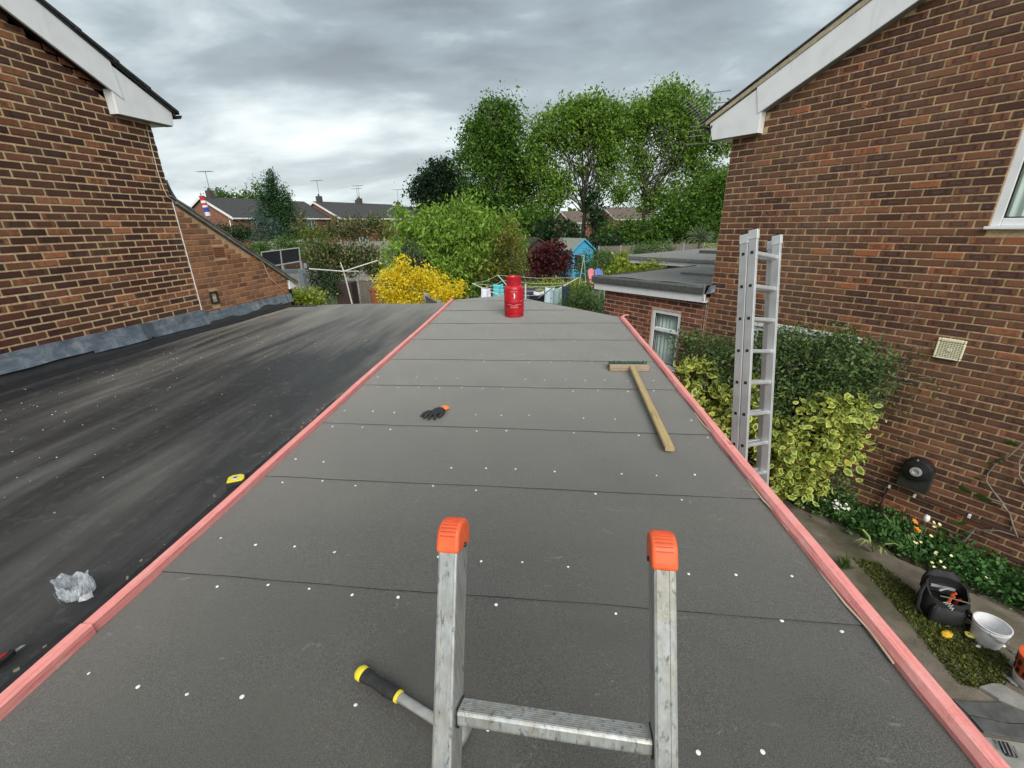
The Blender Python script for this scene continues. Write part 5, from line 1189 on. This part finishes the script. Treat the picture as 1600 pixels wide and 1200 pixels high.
# timber fence runs
def fence_run(label, a, b, z1, np_, m=FENCE, pm=CONC2, pw=.1, ph=.08):
    a = Vector((a[0], a[1], 0)); b = Vector((b[0], b[1], 0)); t = thing('garden_fence', label, 'fence', a, math.atan2(b.y-a.y, b.x-a.x)); L = (b-a).length
    for i in range(np_+1):
        x = L*i/np_; MB().b2((x-pw/2, -pw/2, 0), (x+pw/2, pw/2, z1+ph)).build('post', pm, t, bevel=.01)
        if i < np_:
            pn = MB().b2((x+pw/2, -.012, .05), (x+L/np_-pw/2, .012, z1)).build('fence_panel', m, t)
            MB().b2((x+pw/2, -.03, z1), (x+L/np_-pw/2, .03, z1+.03)).build('capping', m, pn)
            sl_ = MB(); k = int((L/np_-pw)/.14)
            for q in range(k): sl_.b2((x+pw/2+.14*q+.008, -.026, .06), (x+pw/2+.14*q+.125, -.0125, z1-.01))
            so2 = sl_.build('feather_boards', m, pn); so2['kind'] = 'stuff'
    return t
fA = atY(940, 380, 34); fB = atY(1130, 384, 37); fence_run('weathered fence at the garden end left of the spiky plant', (fA.x-.2, fA.y), (fB.x, fB.y), 1.78, 6)
fA = atY(505, 375, 29); fB = atY(640, 377, 30); fence_run('long grey fence beyond the flecked hedge', (fA.x, fA.y), (fB.x, fB.y), 2.55, 4, plain('grey_fence', (.22, .21, .19), .9, .2))
fA = atY(556, 428, 15.5); fB = atY(596, 424, 16.2); fence_run('short fence panel behind the empty rotary airer', (fA.x, fA.y), (fB.x, fB.y), 1.62, 1)
fA = atY(884, 452, 14.5); fB = atY(935, 463, 11.2); fence_run('low slatted fence between the airer and the extension', (fA.x, fA.y), (fB.x, fB.y), 1.2, 2)
fA = atY(664, 446, 9.6); fB = atY(686, 470, 8.6); fence_run('short pale fence end in front of the yellow shrub', (fA.x, fA.y), (fB.x, fB.y), 2.0, 1)
fA = atY(430, 404, 14); fB = atY(490, 402, 15); fence_run('boundary fence behind the grey post on the left', (fA.x, fA.y), (fB.x, fB.y), 2.1, 2, plain('grey_fence', (.22, .21, .19), .9, .2))
# canopy of dark panels on a pale frame, left
cpn = [(409, 394), (468, 387), (470, 408), (412, 418)]; cY = 14.; cc0 = atY(440, 415, cY); ct = thing('garden_canopy', 'dark panelled canopy on a pale frame behind the lean-to roof', 'canopy', (cc0.x, cc0.y, 0)); cg0 = Vector((cc0.x, cc0.y, 0))
P4 = [atY(x, y, cY+(.0 if i in (0, 3) else .5))-cg0 for i, (x, y) in enumerate(cpn)]
FR = plain('pale_frame', (.25, .26, .25), .6); DP = plain('dark_panel', (.012, .015, .018), .3, .2)
mids = [P4[0].lerp(P4[1], .5), P4[3].lerp(P4[2], .5)]
for q in ((P4[0], mids[0], mids[1], P4[3]), (mids[0], P4[1], P4[2], mids[1])): MB().prism([Vector(v) for v in q], (0, .03, 0)).build('panel', DP, ct)
for a, b in ((P4[0], P4[1]), (P4[3], P4[2]), (P4[0], P4[3]), (P4[1], P4[2]), mids): MB().bar(a-Vector((0, .02, 0)), b-Vector((0, .02, 0)), .035, .035).build('frame_bar', FR, ct)
for p in (P4[3], P4[2], mids[1]): MB().bar((p.x, p.y, 0), p, .06, .06).build('leg', FR, ct)
# grey post with rail beside the lean-to
gp0 = atY(479, 470, 9.4); gt = thing('pergola_post', 'grey painted post and rails beside the lean-to eaves', 'pergola', (gp0.x, gp0.y, 0)); GP = plain('grey_paint', (.15, .18, .20), .6, .15)
q = atY(478, 420, 9.4); MB().b2((-.05, -.05, 0), (.05, .05, q.z)).build('post', GP, gt, bevel=.006)
ra_ = atY(438, 424, 9.9)-Vector((gp0.x, gp0.y, 0)); MB().bar(Vector((.08, -.02, q.z-.05)), ra_, .06, .09).build('rail', GP, gt, bevel=.004); MB().bar(Vector((.06, .1, q.z+.03)), ra_+Vector((.3, .6, .1)), .06, .06).build('rail', GP, gt)
# dark planter / bin things near the airer
b0 = atY(540, 440, 14.2); bn = tag(MB().prism([(-.28, -.25, 0), (.28, -.25, 0), (.28, .25, 0), (-.28, .25, 0)], (0, 0, b0.z)).build('compost_bin', SHEDB, None, bevel=.02), 'dark square compost bin beside the empty airer', 'bin'); bn.location = (b0.x, b0.y, 0)
b0 = atY(588, 460, 12.); tp_ = thing('plant_pot', 'terracotta pot at the foot of the yellow shrub', 'pot', (b0.x, b0.y, 0)); MB().lathe([(.0001, 0), (.12, 0), (.17, b0.z+.12), (.19, b0.z+.12), (.19, b0.z+.17), (.15, b0.z+.17), (.14, b0.z+.1), (.0001, b0.z+.1)], 20).build('pot', MATS['terracotta'], tp_, True)
# paving beside the shrub
a = [atY(x, y, yy) for x, y, yy in ((0, 0, 1),)]
struct(MB().add([(-6.6, 10, .004), (-4.2, 10, .004), (-4.4, 16, .004), (-6.9, 16, .004)], [(0, 1, 2, 3)]).build('garden_path', CONC))
# sheds
def shed(label, px, py, Y, w_, l_, eave, ridge, rz, wall, roof, board=True):
    p = atY(px, py, Y); t = thing('garden_shed', label, 'shed', (p.x, p.y, 0), rz)
    MB().prism([(-w_/2, 0, 0), (w_/2, 0, 0), (w_/2, 0, eave), (0, 0, ridge), (-w_/2, 0, eave)], (0, l_, 0)).build('wall', wall, t)
    if board:
        z = .1
        while z < ridge-.1:
            hw = w_/2 if z < eave-.12 else w_/2*(ridge-z-.13)/(ridge-eave)
            if hw > .05: MB().b2((-hw, -.018, z), (hw, -.002, z+.125)).build('board', wall, t); 
            if z < eave-.13: MB().b2((-w_/2-.018, .0, z), (-w_/2-.002, l_, z+.125)).build('board', wall, t)
            z += .135
    for s in (-1, 1):
        ov = .12; zz = eave-(ridge-eave)*ov/(w_/2)
        MB().prism([(s*(w_/2+ov), -.12, zz+.02), (0, -.12, ridge+.02), (0, -.12, ridge+.06), (s*(w_/2+ov), -.12, zz+.06)], (0, l_+.24, 0)).build('roof', roof, t)
        MB().prism([(s*(w_/2+ov), -.145, zz-.05), (0, -.145, ridge-.05), (0, -.145, ridge+.06), (s*(w_/2+ov), -.145, zz+.06)], (0, .022, 0)).build('bargeboard', wall, t)
    MB().b2((w_*.1, -.03, .2), (w_*.42, -.012, eave-.1)).build('door', wall, t); MB().b2((-w_*.38, -.03, eave*.5), (-w_*.08, -.012, eave*.82)).build('window', DP, t)
    return t
BLUE = _wood((.06, .35, .56), (.045, .28, .47), 'blue_shed_paint', (1, 1, 30))
shed('bright blue garden shed with pale felt roof', 911, 390, 31., 1.95, 2.3, 1.78, 2.45, math.radians(38), BLUE, plain('pale_felt', (.20, .21, .18), .9, .2))
shed('black garden shed with dark roof left of the red maple', 840, 385, 28., 2.3, 2.6, 1.95, 2.65, math.radians(32), SHEDB, plain('black_roof', (.022, .022, .025), .8, .2))
shed('brown garden hut with shallow tiled roof beneath the blue cedar', 398, 372, 26., 2.4, 3., 2.1, 2.72, math.radians(-25), plain('hut_brown', (.085, .045, .03), .9, .2), plain('hut_roof', (.20, .18, .16), .9, .3))
# pair of garden chairs, seen from behind
for k, (px, lab, c) in enumerate(((928, 'pink high-backed folding garden chair on the lawn', (.62, .19, .20)), (939, 'blue high-backed folding garden chair on the lawn', (.10, .17, .55)))):
    p = atY(px, 441, 24.); t = thing('garden_chair', lab, 'chair', (p.x, p.y, 0), math.radians(28)); m = plain('chair_fabric_%d' % k, c, .8, .12, 6); t['group'] = 'garden chairs on the lawn'
    ol = [(.24*math.sin(a)*(1 if abs(a) < 2 else .9), .82+.34*math.cos(a)) for a in np.linspace(-2.0, 2.0, 15)]
    MB().prism([(x, .12+(z-.4)*.28, z) for x, z in ol]+[(.2, .10, .40), (-.2, .10, .40)], (0, .05, .0)).build('backrest', m, t, True, bevel=.015)
    MB().box((0, -.1, .40), (.42, .48, .05)).build('seat', m, t, bevel=.015)
    for s in (-1, 1):
        MB().tube([(.22*s, .22, 0), (.22*s, -.05, .45), (.22*s, -.3, .6)], .013, 6).build('leg', STEEL, t, True); MB().tube([(.22*s, -.32, 0), (.22*s, .05, .42), (.22*s, .3, 1.1)], .013, 6).build('leg', STEEL, t, True); MB().bar((.24*s, -.3, .6), (.24*s, .14, .62), .05, .025).build('armrest', DARKMETAL, t)
# child's swing frame
p = atY(911, 442, 22.5); sw_ = thing('swing_frame', 'pale metal swing frame beside the red maple', 'swing', (p.x, p.y, 0), math.radians(20))
for a, b in (((-.45, -.3, 0), (0, 0, 1.95)), ((.35, .3, 0), (0, 0, 1.95)), ((.3, 1.5, 0), (0, 1.6, 1.95)), ((-.35, 1.9, 0), (0, 1.6, 1.95)), ((0, 0, 1.95), (0, 1.6, 1.95)), ((-.3, -.2, .65), (.24, .2, .65))): MB().tube([a, b], .011, 8).build('pole', AIRER, sw_, True)
p = atY(955, 432, 21.); tb2 = thing('garden_table', 'pale garden table right of the blue chair', 'table', (p.x, p.y, 0), .3); MB().b2((-.5, -.35, .68), (.5, .35, .72)).build('table_top', FR, tb2, bevel=.01)
for sx in (-1, 1):
    for sy in (-1, 1): MB().b2((.44*sx-.02, .29*sy-.02, 0), (.44*sx+.02, .29*sy+.02, .68)).build('leg', FR, tb2)
p = atY(786, 433, 20.); bt_ = thing('garden_ornament', 'pale stone ornament left of the red maple', 'ornament', (p.x+.2, p.y, 0)); MB().lathe([(.0001, 0), (.2, 0), (.2, .1), (.1, .18), (.08, .7), (.16, .85), (.22, .98), (.2, 1.05), (.08, 1.05), (.0001, 1.0)], 18).build('pedestal', CONC2, bt_, True)

# ---- shrubs and trees
def T(name, label, cat, Y, lst, ncl, per, crad, leaf, m, basepx=None, fork=None, **k):
    lo = pxl(Y, lst); c = np.mean([l[0] for l in lo], 0); bx, by = (c[0], c[1])
    if basepx: q = atY(basepx, 350, Y); bx, by = q.x, q.y
    zt = max(l[0][2]+l[1][2] for l in lo)
    return tree(name, label, cat, (bx, by, 0), fork or zt*.3, lo, ncl, per, crad, leaf, m, **k)
T('yellow_shrub', 'bright yellow shrub beyond the roof edge with a tall spike', 'shrub', 10.8, [(650, 452, 55, 26), (612, 450, 26, 26), (695, 452, 28, 20), (626, 408, 7, 20), (634, 428, 16, 18), (668, 432, 24, 16), (606, 432, 14, 12), (655, 470, 60, 22), (712, 455, 12, 7), (640, 490, 50, 20)], 430, 34, .085, .055, L_YELL, r0=.05, nl=26, stems=3, shell=.45, bias=(0, 0, .2), wfac=.6)
T('cherry_tree', 'light green drooping-leaved cherry tree behind the yellow shrub', 'tree', 14.5, [(715, 400, 88, 62), (660, 375, 46, 40), (625, 350, 20, 28), (700, 350, 46, 34), (745, 345, 34, 34), (775, 385, 42, 46), (797, 348, 10, 22), (735, 320, 9, 20), (628, 398, 32, 28), (700, 430, 70, 36), (770, 430, 45, 34), (648, 336, 8, 14), (690, 330, 10, 16)], 640, 40, .16, .15, L_CHERRY, r0=.1, nl=34, shell=.35, bias=(0, 0, -.9), wfac=.3, sub=2)
T('golden_shrub', 'olive and gold shrub on the right side of the cherry tree', 'shrub', 13.6, [(795, 372, 24, 30), (800, 405, 26, 34), (780, 425, 34, 30)], 130, 30, .12, .07, leafmat('leaf_olive', [(.05, (.06, .09, .015)), (.5, (.14, .17, .03)), (.8, (.25, .24, .04)), (.97, (.42, .30, .06))]), r0=.05, nl=12, shell=.4)
T('grey_shrub', 'dark grey leaved shrub behind the yellow spike', 'shrub', 12.2, [(642, 405, 20, 24), (655, 430, 26, 20)], 70, 30, .1, .06, greens('leaf_grey', (.03, .035, .04), (.05, .06, .06), (.09, .1, .09)), r0=.04, nl=8)
T('japanese_maple', 'dark red Japanese maple in front of the blue shed', 'tree', 24., [(858, 405, 34, 22), (845, 400, 24, 18), (880, 410, 20, 20), (858, 425, 36, 16), (862, 388, 20, 10)], 190, 34, .17, .13, L_ACER, r0=.07, nl=14, shell=.4, bias=(0, 0, -.2))
T('low_bush', 'green rounded bush behind the garden chairs', 'bush', 25.5, [(935, 408, 26, 18), (958, 410, 20, 20), (905, 418, 14, 14), (930, 422, 36, 16)], 150, 30, .18, .1, L_BUSH, r0=.06, nl=10, shell=.4)
T('lime_shrub', 'lime green leafy shrub above the extension roof edge', 'shrub', 15.5, [(974, 408, 12, 14), (968, 420, 16, 12), (984, 420, 14, 12)], 44, 22, .1, .11, L_LIME, r0=.03, nl=8, wfac=.6)
T('lime_shrub', 'yellow green low shrub between the two flat extensions', 'shrub', 11.8, [(1000, 420, 20, 9), (1025, 416, 20, 8), (985, 424, 14, 8)], 44, 20, .07, .07, L_LIME, r0=.02, nl=8)
T('low_bush', 'olive bush in front of the end fence', 'bush', 31., [(1015, 390, 30, 13), (1000, 394, 18, 10), (1035, 392, 16, 11)], 90, 26, .2, .12, L_BUSH, r0=.05, nl=8, shell=.4)
T('low_bush', 'green bush below the spiky plant at the house corner', 'bush', 29., [(1105, 392, 22, 10), (1128, 392, 14, 10)], 50, 26, .18, .1, L_LIME, r0=.04, nl=6)
T('weedy_bush', 'green weeds between the low fence and the extension wall', 'bush', 10.3, [(905, 462, 18, 14), (925, 474, 20, 12), (895, 476, 20, 14), (912, 490, 30, 16)], 110, 26, .09, .07, L_GRASS, r0=.02, nl=8, bias=(0, 0, .5), wfac=.25)
T('low_bush', 'bushy weeds with yellow tips behind the washing', 'bush', 14.5, [(860, 447, 30, 10), (905, 446, 14, 9), (835, 455, 26, 10)], 70, 24, .1, .07, L_LIME, r0=.02, nl=6)
T('low_bush', 'leafy green bush beside the grey post', 'bush', 8.9, [(474, 466, 18, 13), (492, 468, 14, 12), (462, 470, 10, 12), (480, 490, 26, 18)], 110, 24, .07, .06, L_LIME, r0=.02, nl=8, wfac=.6)
T('low_bush', 'dark ivy covered bush under the empty airer', 'bush', 14., [(505, 440, 20, 22), (522, 446, 14, 18), (497, 425, 12, 14)], 110, 26, .1, .06, L_IVY, r0=.03, nl=8)
T('flecked_hedge', 'cream flecked hedge behind the empty rotary airer', 'hedge', 18., [(500, 400, 22, 18), (530, 398, 28, 20), (560, 400, 28, 20), (585, 408, 16, 24), (520, 418, 40, 18)], 260, 30, .14, .11, L_HEDGE, r0=.05, nl=14, shell=.4, bias=(0, 0, .3))
T('round_bush', 'rounded bright green bush left of the flecked hedge', 'bush', 20., [(489, 380, 20, 24), (480, 392, 16, 16), (500, 392, 16, 16)], 110, 32, .14, .08, greens('leaf_bright', (.05, .09, .01), (.09, .15, .018), (.17, .23, .03)), r0=.05, nl=8, shell=.5)
T('conifer', 'tall dark pointed conifer between the far houses', 'tree', 48., [(424, 282, 5, 14), (425, 300, 10, 20), (424, 322, 17, 22), (430, 345, 25, 24), (450, 340, 14, 30), (446, 312, 6, 20), (440, 372, 36, 22), (458, 362, 14, 22)], 720, 44, .26, .22, L_CON, r0=.2, nl=6, shell=.1, bias=(0, 0, .5), wfac=.3)
T('blue_cedar', 'blue grey cedar in front of the tall conifer', 'tree', 36., [(412, 345, 18, 12), (425, 360, 20, 12), (400, 352, 14, 10), (408, 332, 9, 8), (436, 378, 12, 14), (416, 375, 26, 12)], 130, 30, .26, .2, L_CEDAR, r0=.12, nl=12, shell=.35, wfac=.25)
T('garden_tree', 'rounded tree behind the left far house chimney', 'tree', 70., [(340, 304, 14, 7), (360, 308, 22, 6), (388, 308, 14, 8), (404, 300, 8, 12)], 90, 26, .45, .34, L_BUSH, r0=.2, nl=6)
T('chestnut_tree', 'rounded dark chestnut tree left of the tall ash trees', 'tree', 58., [(690, 290, 36, 30), (668, 300, 24, 26), (708, 305, 24, 26), (690, 268, 22, 16), (690, 320, 42, 20)], 420, 40, .5, .34, L_CHEST, r0=.3, nl=14, shell=.5, wfac=.55)
T('ash_tree', 'tall dense ash tree left of the two open-crowned trees', 'tree', 44., [(775, 200, 40, 36), (760, 240, 40, 40), (800, 235, 34, 44), (775, 290, 48, 46), (740, 215, 20, 24), (790, 170, 18, 14), (815, 270, 28, 40), (805, 330, 50, 36), (750, 320, 30, 34), (730, 250, 14, 14), (770, 170, 20, 14), (760, 360, 60, 30)], 900, 44, .5, .27, L_ASH2, basepx=780, fork=5, r0=.35, nl=26, shell=.45, group='tall trees beyond the gardens')
T('ash_tree', 'middle tall open-crowned tree with forked branches above the blue shed', 'tree', 42., [(868, 195, 34, 26), (910, 180, 36, 24), (945, 190, 32, 30), (850, 230, 24, 28), (960, 230, 22, 34), (890, 165, 18, 10), (930, 160, 20, 14), (860, 270, 26, 26), (905, 225, 28, 16), (950, 275, 16, 26), (840, 205, 12, 18), (880, 290, 20, 20), (975, 185, 24, 24), (905, 200, 40, 30), (945, 230, 24, 24), (835, 250, 16, 30), (855, 310, 26, 26), (970, 300, 14, 24), (905, 262, 14, 12)], 760, 38, .42, .25, L_ASH, basepx=912, fork=6.5, r0=.22, nl=42, shell=.45, sub=4, bark=plain('ash_bark', (.06, .052, .042), .95, .3), group='tall trees beyond the gardens')
T('ash_tree', 'rightmost tall open-crowned tree beside the right house eave', 'tree', 43., [(1010, 175, 34, 26), (1050, 160, 36, 24), (1090, 185, 32, 30), (990, 205, 22, 30), (1100, 230, 34, 30), (1040, 140, 18, 10), (1000, 245, 22, 24), (1045, 215, 30, 16), (1110, 280, 30, 30), (1070, 265, 24, 18), (1130, 210, 20, 30), (1085, 310, 40, 22), (990, 280, 14, 20), (1125, 320, 26, 30), (1040, 185, 44, 26), (1085, 215, 36, 26), (1040, 300, 30, 22), (1060, 240, 30, 16), (1010, 318, 18, 14)], 900, 38, .42, .25, L_ASH, basepx=1003, fork=6.5, r0=.2, nl=44, shell=.45, sub=4, bark=plain('ash_bark', (.06, .052, .042), .95, .3), group='tall trees beyond the gardens')
T('ivy_stump', 'ivy clad trunk below the middle tall tree', 'tree', 41., [(930, 330, 11, 32), (934, 355, 14, 24), (924, 310, 8, 14)], 90, 30, .28, .22, L_IVY, basepx=930, r0=.3, nl=6, shell=.4)
T('boundary_trees', 'dark leafy understorey below the rightmost tall tree', 'trees', 39., [(1060, 345, 40, 26), (1110, 345, 40, 34), (1010, 362, 40, 18), (1080, 320, 30, 22), (965, 365, 26, 16), (1125, 300, 26, 26)], 480, 40, .4, .24, L_ASH2, r0=.2, nl=16, shell=.4)
T('dark_bush', 'very dark bush behind the black and blue sheds', 'bush', 36., [(870, 358, 26, 16), (893, 368, 20, 14), (850, 368, 20, 12), (945, 378, 30, 10)], 130, 32, .32, .24, L_IVY, r0=.12, nl=8)
T('dark_bush', 'dark green bush between the cherry and the black shed', 'bush', 38., [(822, 352, 20, 20), (838, 345, 16, 14), (815, 370, 16, 16)], 110, 30, .32, .26, L_ASH2, r0=.12, nl=8)
T('palm_like_bush', 'feathery bushes in front of the far terrace', 'bush', 40., [(535, 360, 22, 14), (565, 358, 20, 14), (585, 352, 12, 14), (510, 366, 20, 12), (600, 362, 16, 14), (470, 358, 10, 22)], 180, 28, .3, .34, L_HEDGE, r0=.1, nl=10, wfac=.2, bias=(0, 0, .5))
T('dark_hedge', 'dark hedge below the left far house', 'hedge', 42., [(362, 362, 30, 9), (390, 366, 26, 9), (338, 358, 20, 8)], 110, 28, .3, .2, L_IVY, r0=.08, nl=8)
T('low_bush', 'mixed green bushes below the blue cedar', 'bush', 24., [(425, 385, 22, 10), (450, 378, 18, 10), (460, 392, 18, 8), (405, 388, 14, 6)], 120, 26, .16, .1, L_BUSH, r0=.04, nl=8)
# spiky cabbage palm
p = atY(1094, 372, 28.); ya = thing('cabbage_palm', 'spiky cabbage palm at the fence beside the right house', 'palm', (p.x, p.y, 0)); MB().tube([(0, 0, 0), (.03, 0, p.z*.5), (0, 0, p.z)], [.11, .09, .08], 8).build('trunk', L_BARK, ya, True)
ys = MB()
for i in range(120):
    d = Vector(rng.normal(size=3)).normalized(); d.z = abs(d.z)*.9-.15; d.normalize(); l = rng.uniform(.7, 1.05); q = d.orthogonal().normalized()*.028; c = Vector((0, 0, p.z)); ys.add([c-q*.6, c+q*.6, c+d*l*.6+q, c+d*l-Vector((0, 0, .12)), c+d*l*.6-q], [(0, 1, 2, 3, 4)])
ys.build('crown', plain('palm_leaf', (.07, .10, .045), .5, .3, 3), ya)
# far tree line
dt = []
for i in range(16000):
    x = rng.uniform(-150, 170); h = 5.2+2.6*math.sin(x*.13)+1.6*math.sin(x*.41+1)+.8*math.sin(x*1.3); dt.append((x, 165+rng.normal()*4, rng.uniform(.2, 1)**.6*max(3, h)))
tag(leaves('distant_trees', np.array(dt), 1.5, 1., L_ASH2), 'distant line of trees on the horizon', 'trees', kind='stuff')
# ---- far houses
def far_house(label, px, py, Y, heading, w_, l_, drop, roofm, wallm=FARBRICK, wins=2, chim=(.12, .55)):
    ap = atY(px, py, Y); t = thing('terraced_house', label, 'house', (ap.x, ap.y, 0), -heading, 'far houses beyond the gardens'); zr = ap.z; ze = zr-drop
    MB().prism([(-w_/2, 0, 0), (w_/2, 0, 0), (w_/2, 0, ze), (0, 0, zr-.12), (-w_/2, 0, ze)], (0, l_, 0)).build('wall', wallm, t)
    for s in (-1, 1):
        ov = .35; zz = ze-drop*ov/(w_/2)
        MB().prism([(s*(w_/2+ov), -.2, zz), (0, -.2, zr), (0, -.2, zr+.14), (s*(w_/2+ov), -.2, zz+.14)], (0, l_+.4, 0)).build('roof', roofm, t)
        MB().prism([(s*(w_/2+ov), -.25, zz-.16), (0, -.25, zr-.16), (0, -.25, zr+.12), (s*(w_/2+ov), -.25, zz+.12)], (0, .045, 0)).build('bargeboard', WHITE2, t)
        MB().b2((s*(w_/2+ov+.02), -.2, zz-.1), (s*(w_/2+ov-.04), l_+.2, zz+.06)).build('fascia', WHITE2, t)
    for k in range(wins):
        y = l_*(k+.5)/wins
        for z0 in (ze-1.55, .9):
            wn = MB().b2((w_/2+.0, y-.9, z0), (w_/2+.05, y+.9, z0+1.2)).build('window', WHITE2, t)
            for q in (-1, 0, 1): MB().b2((w_/2+.052, y+q*.57-.24, z0+.1), (w_/2+.06, y+q*.57+.24, z0+1.1)).build('pane', plain('far_glass', (.10, .13, .14), .15, .2, 1), wn)
    for f in chim:
        cmo = MB().b2((-.35, l_*f-.3, zr-.4), (.35, l_*f+.3, zr+.85)).build('chimney', plain('chimney_dark', (.07, .06, .055), .9), t)
        MB().lathe([(.14, zr+.85), (.11, zr+1.15)], 10, (0, l_*f, 0)).build('chimney_pot', plain('chimney_dark', (.07, .06, .055), .9), cmo)
        an = MB(); hgt = zr+2.6+random.random()*.6; an.tube([(.1, l_*f, zr+.8), (.1, l_*f, hgt)], .035, 5)
        an.tube([(-.8, l_*f-.25, hgt-.1), (.9, l_*f+.25, hgt-.05)], .025, 5)
        for q in range(6): an.tube([(-.7+q*.3, l_*f-.4-.2+q*.08, hgt-.08), (-.7+q*.3, l_*f+.4-.2+q*.08, hgt-.08)], .018, 4)
        an.build('aerial', plain('far_aerial', (.16, .17, .18), .6), cmo)
    MB().tube([(w_/2-.4, -.08, .2), (w_/2-.4, -.08, ze)], .06, 6).build('downpipe', WHITE2, t)
    return t
far_house('nearest far house with white verge, above the lean-to roof', 314, 309, 52., math.radians(18), 8.8, 15., 2.15, TILE3, chim=(.08, .62))
far_house('far brick gable house with white verges right of the conifer', 491, 316, 66., math.radians(24), 9.6, 16., 2.2, TILE3, chim=(.06, .55))
far_house('second far terrace house stepped behind the brick gable', 552, 321, 74., math.radians(24), 9., 18., 2.1, TILE3, chim=(.06, .6))
far_house('distant brown roofed house behind the tree trunks, left one', 877, 331, 108., math.radians(60), 8., 10., 2.3, TILE4, chim=())
far_house('distant brown roofed house behind the tree trunks, right one', 944, 325, 104., math.radians(60), 8., 13., 2.3, TILE4, chim=())
# striped windsock flag and satellite dish by the lean-to ridge
p = atY(318, 322, 20.); ft = thing('garden_flag', 'red white and blue flag above the lean-to roof', 'flag', (p.x, p.y, 0)); MB().tube([(0, 0, 0), (0, 0, p.z+.55)], .02, 6).build('pole', STEEL, ft)
for k, (z0, z1, c) in enumerate(((.42, .22, (.42, .03, .04)), (.22, .12, (.7, .7, .72)), (.12, .02, (.5, .05, .06)), (.02, -.06, (.7, .7, .72)), (-.06, -.26, (.05, .06, .30)), (-.26, -.42, (.6, .62, .7)))):
    MB().tube([(.03+.10*(.42-z0), 0, p.z+z0), (.03+.10*(.42-z1), 0, p.z+z1)], [.11, .11], 10).build('flag_band', plain('flag_cloth_%d' % k, c, .9, .05), ft, True)
# television aerial by the right house eave
a0 = atY(1108, 208, 7.25); at_ = thing('television_aerial', 'television aerials on a bracket beside the right house gutter', 'aerial', tuple(a0)); aa = lambda x, y, Y=7.3: atY(x, y, Y)-a0
AM = plain('aerial_alloy', (.22, .23, .24), .5, .1, metal=.4)
MB().tube([aa(1103, 196), aa(1090, 176), aa(1073, 158)], .014, 8).build('boom', DARKMETAL, at_, True)
for i in range(11): c = Vector(aa(1072+2.8*i, 158+3.5*i)); MB().tube([c-Vector((.09, .06, .05)), c+Vector((.09, -.06, .05))], .0018, 5).build('element', AM, at_)
MB().tube([aa(1110, 200), aa(1110, 142)], .009, 8).build('mast', AM, at_, True)
for x0, y0, x1, y1 in ((1081, 149, 1142, 141), (1112, 162, 1140, 159), (1124, 173, 1139, 171)): MB().tube([aa(x0, y0), aa(x1, y1)], .006, 6).build('element', AM, at_, True)
for x0, y0, x1, y1 in ((1078, 199, 1108, 194), (1076, 206, 1101, 202), (1076, 214, 1102, 211), (1072, 226, 1108, 224)): MB().tube([aa(x0, y0), aa(x1, y1)], .005, 6).build('element', AM, at_, True)
MB().tube([aa(1112, 209), aa(1108, 222), aa(1122, 224), aa(1136, 246, 7.1)], .006, 6).build('bracket', WHITE2, at_, True)
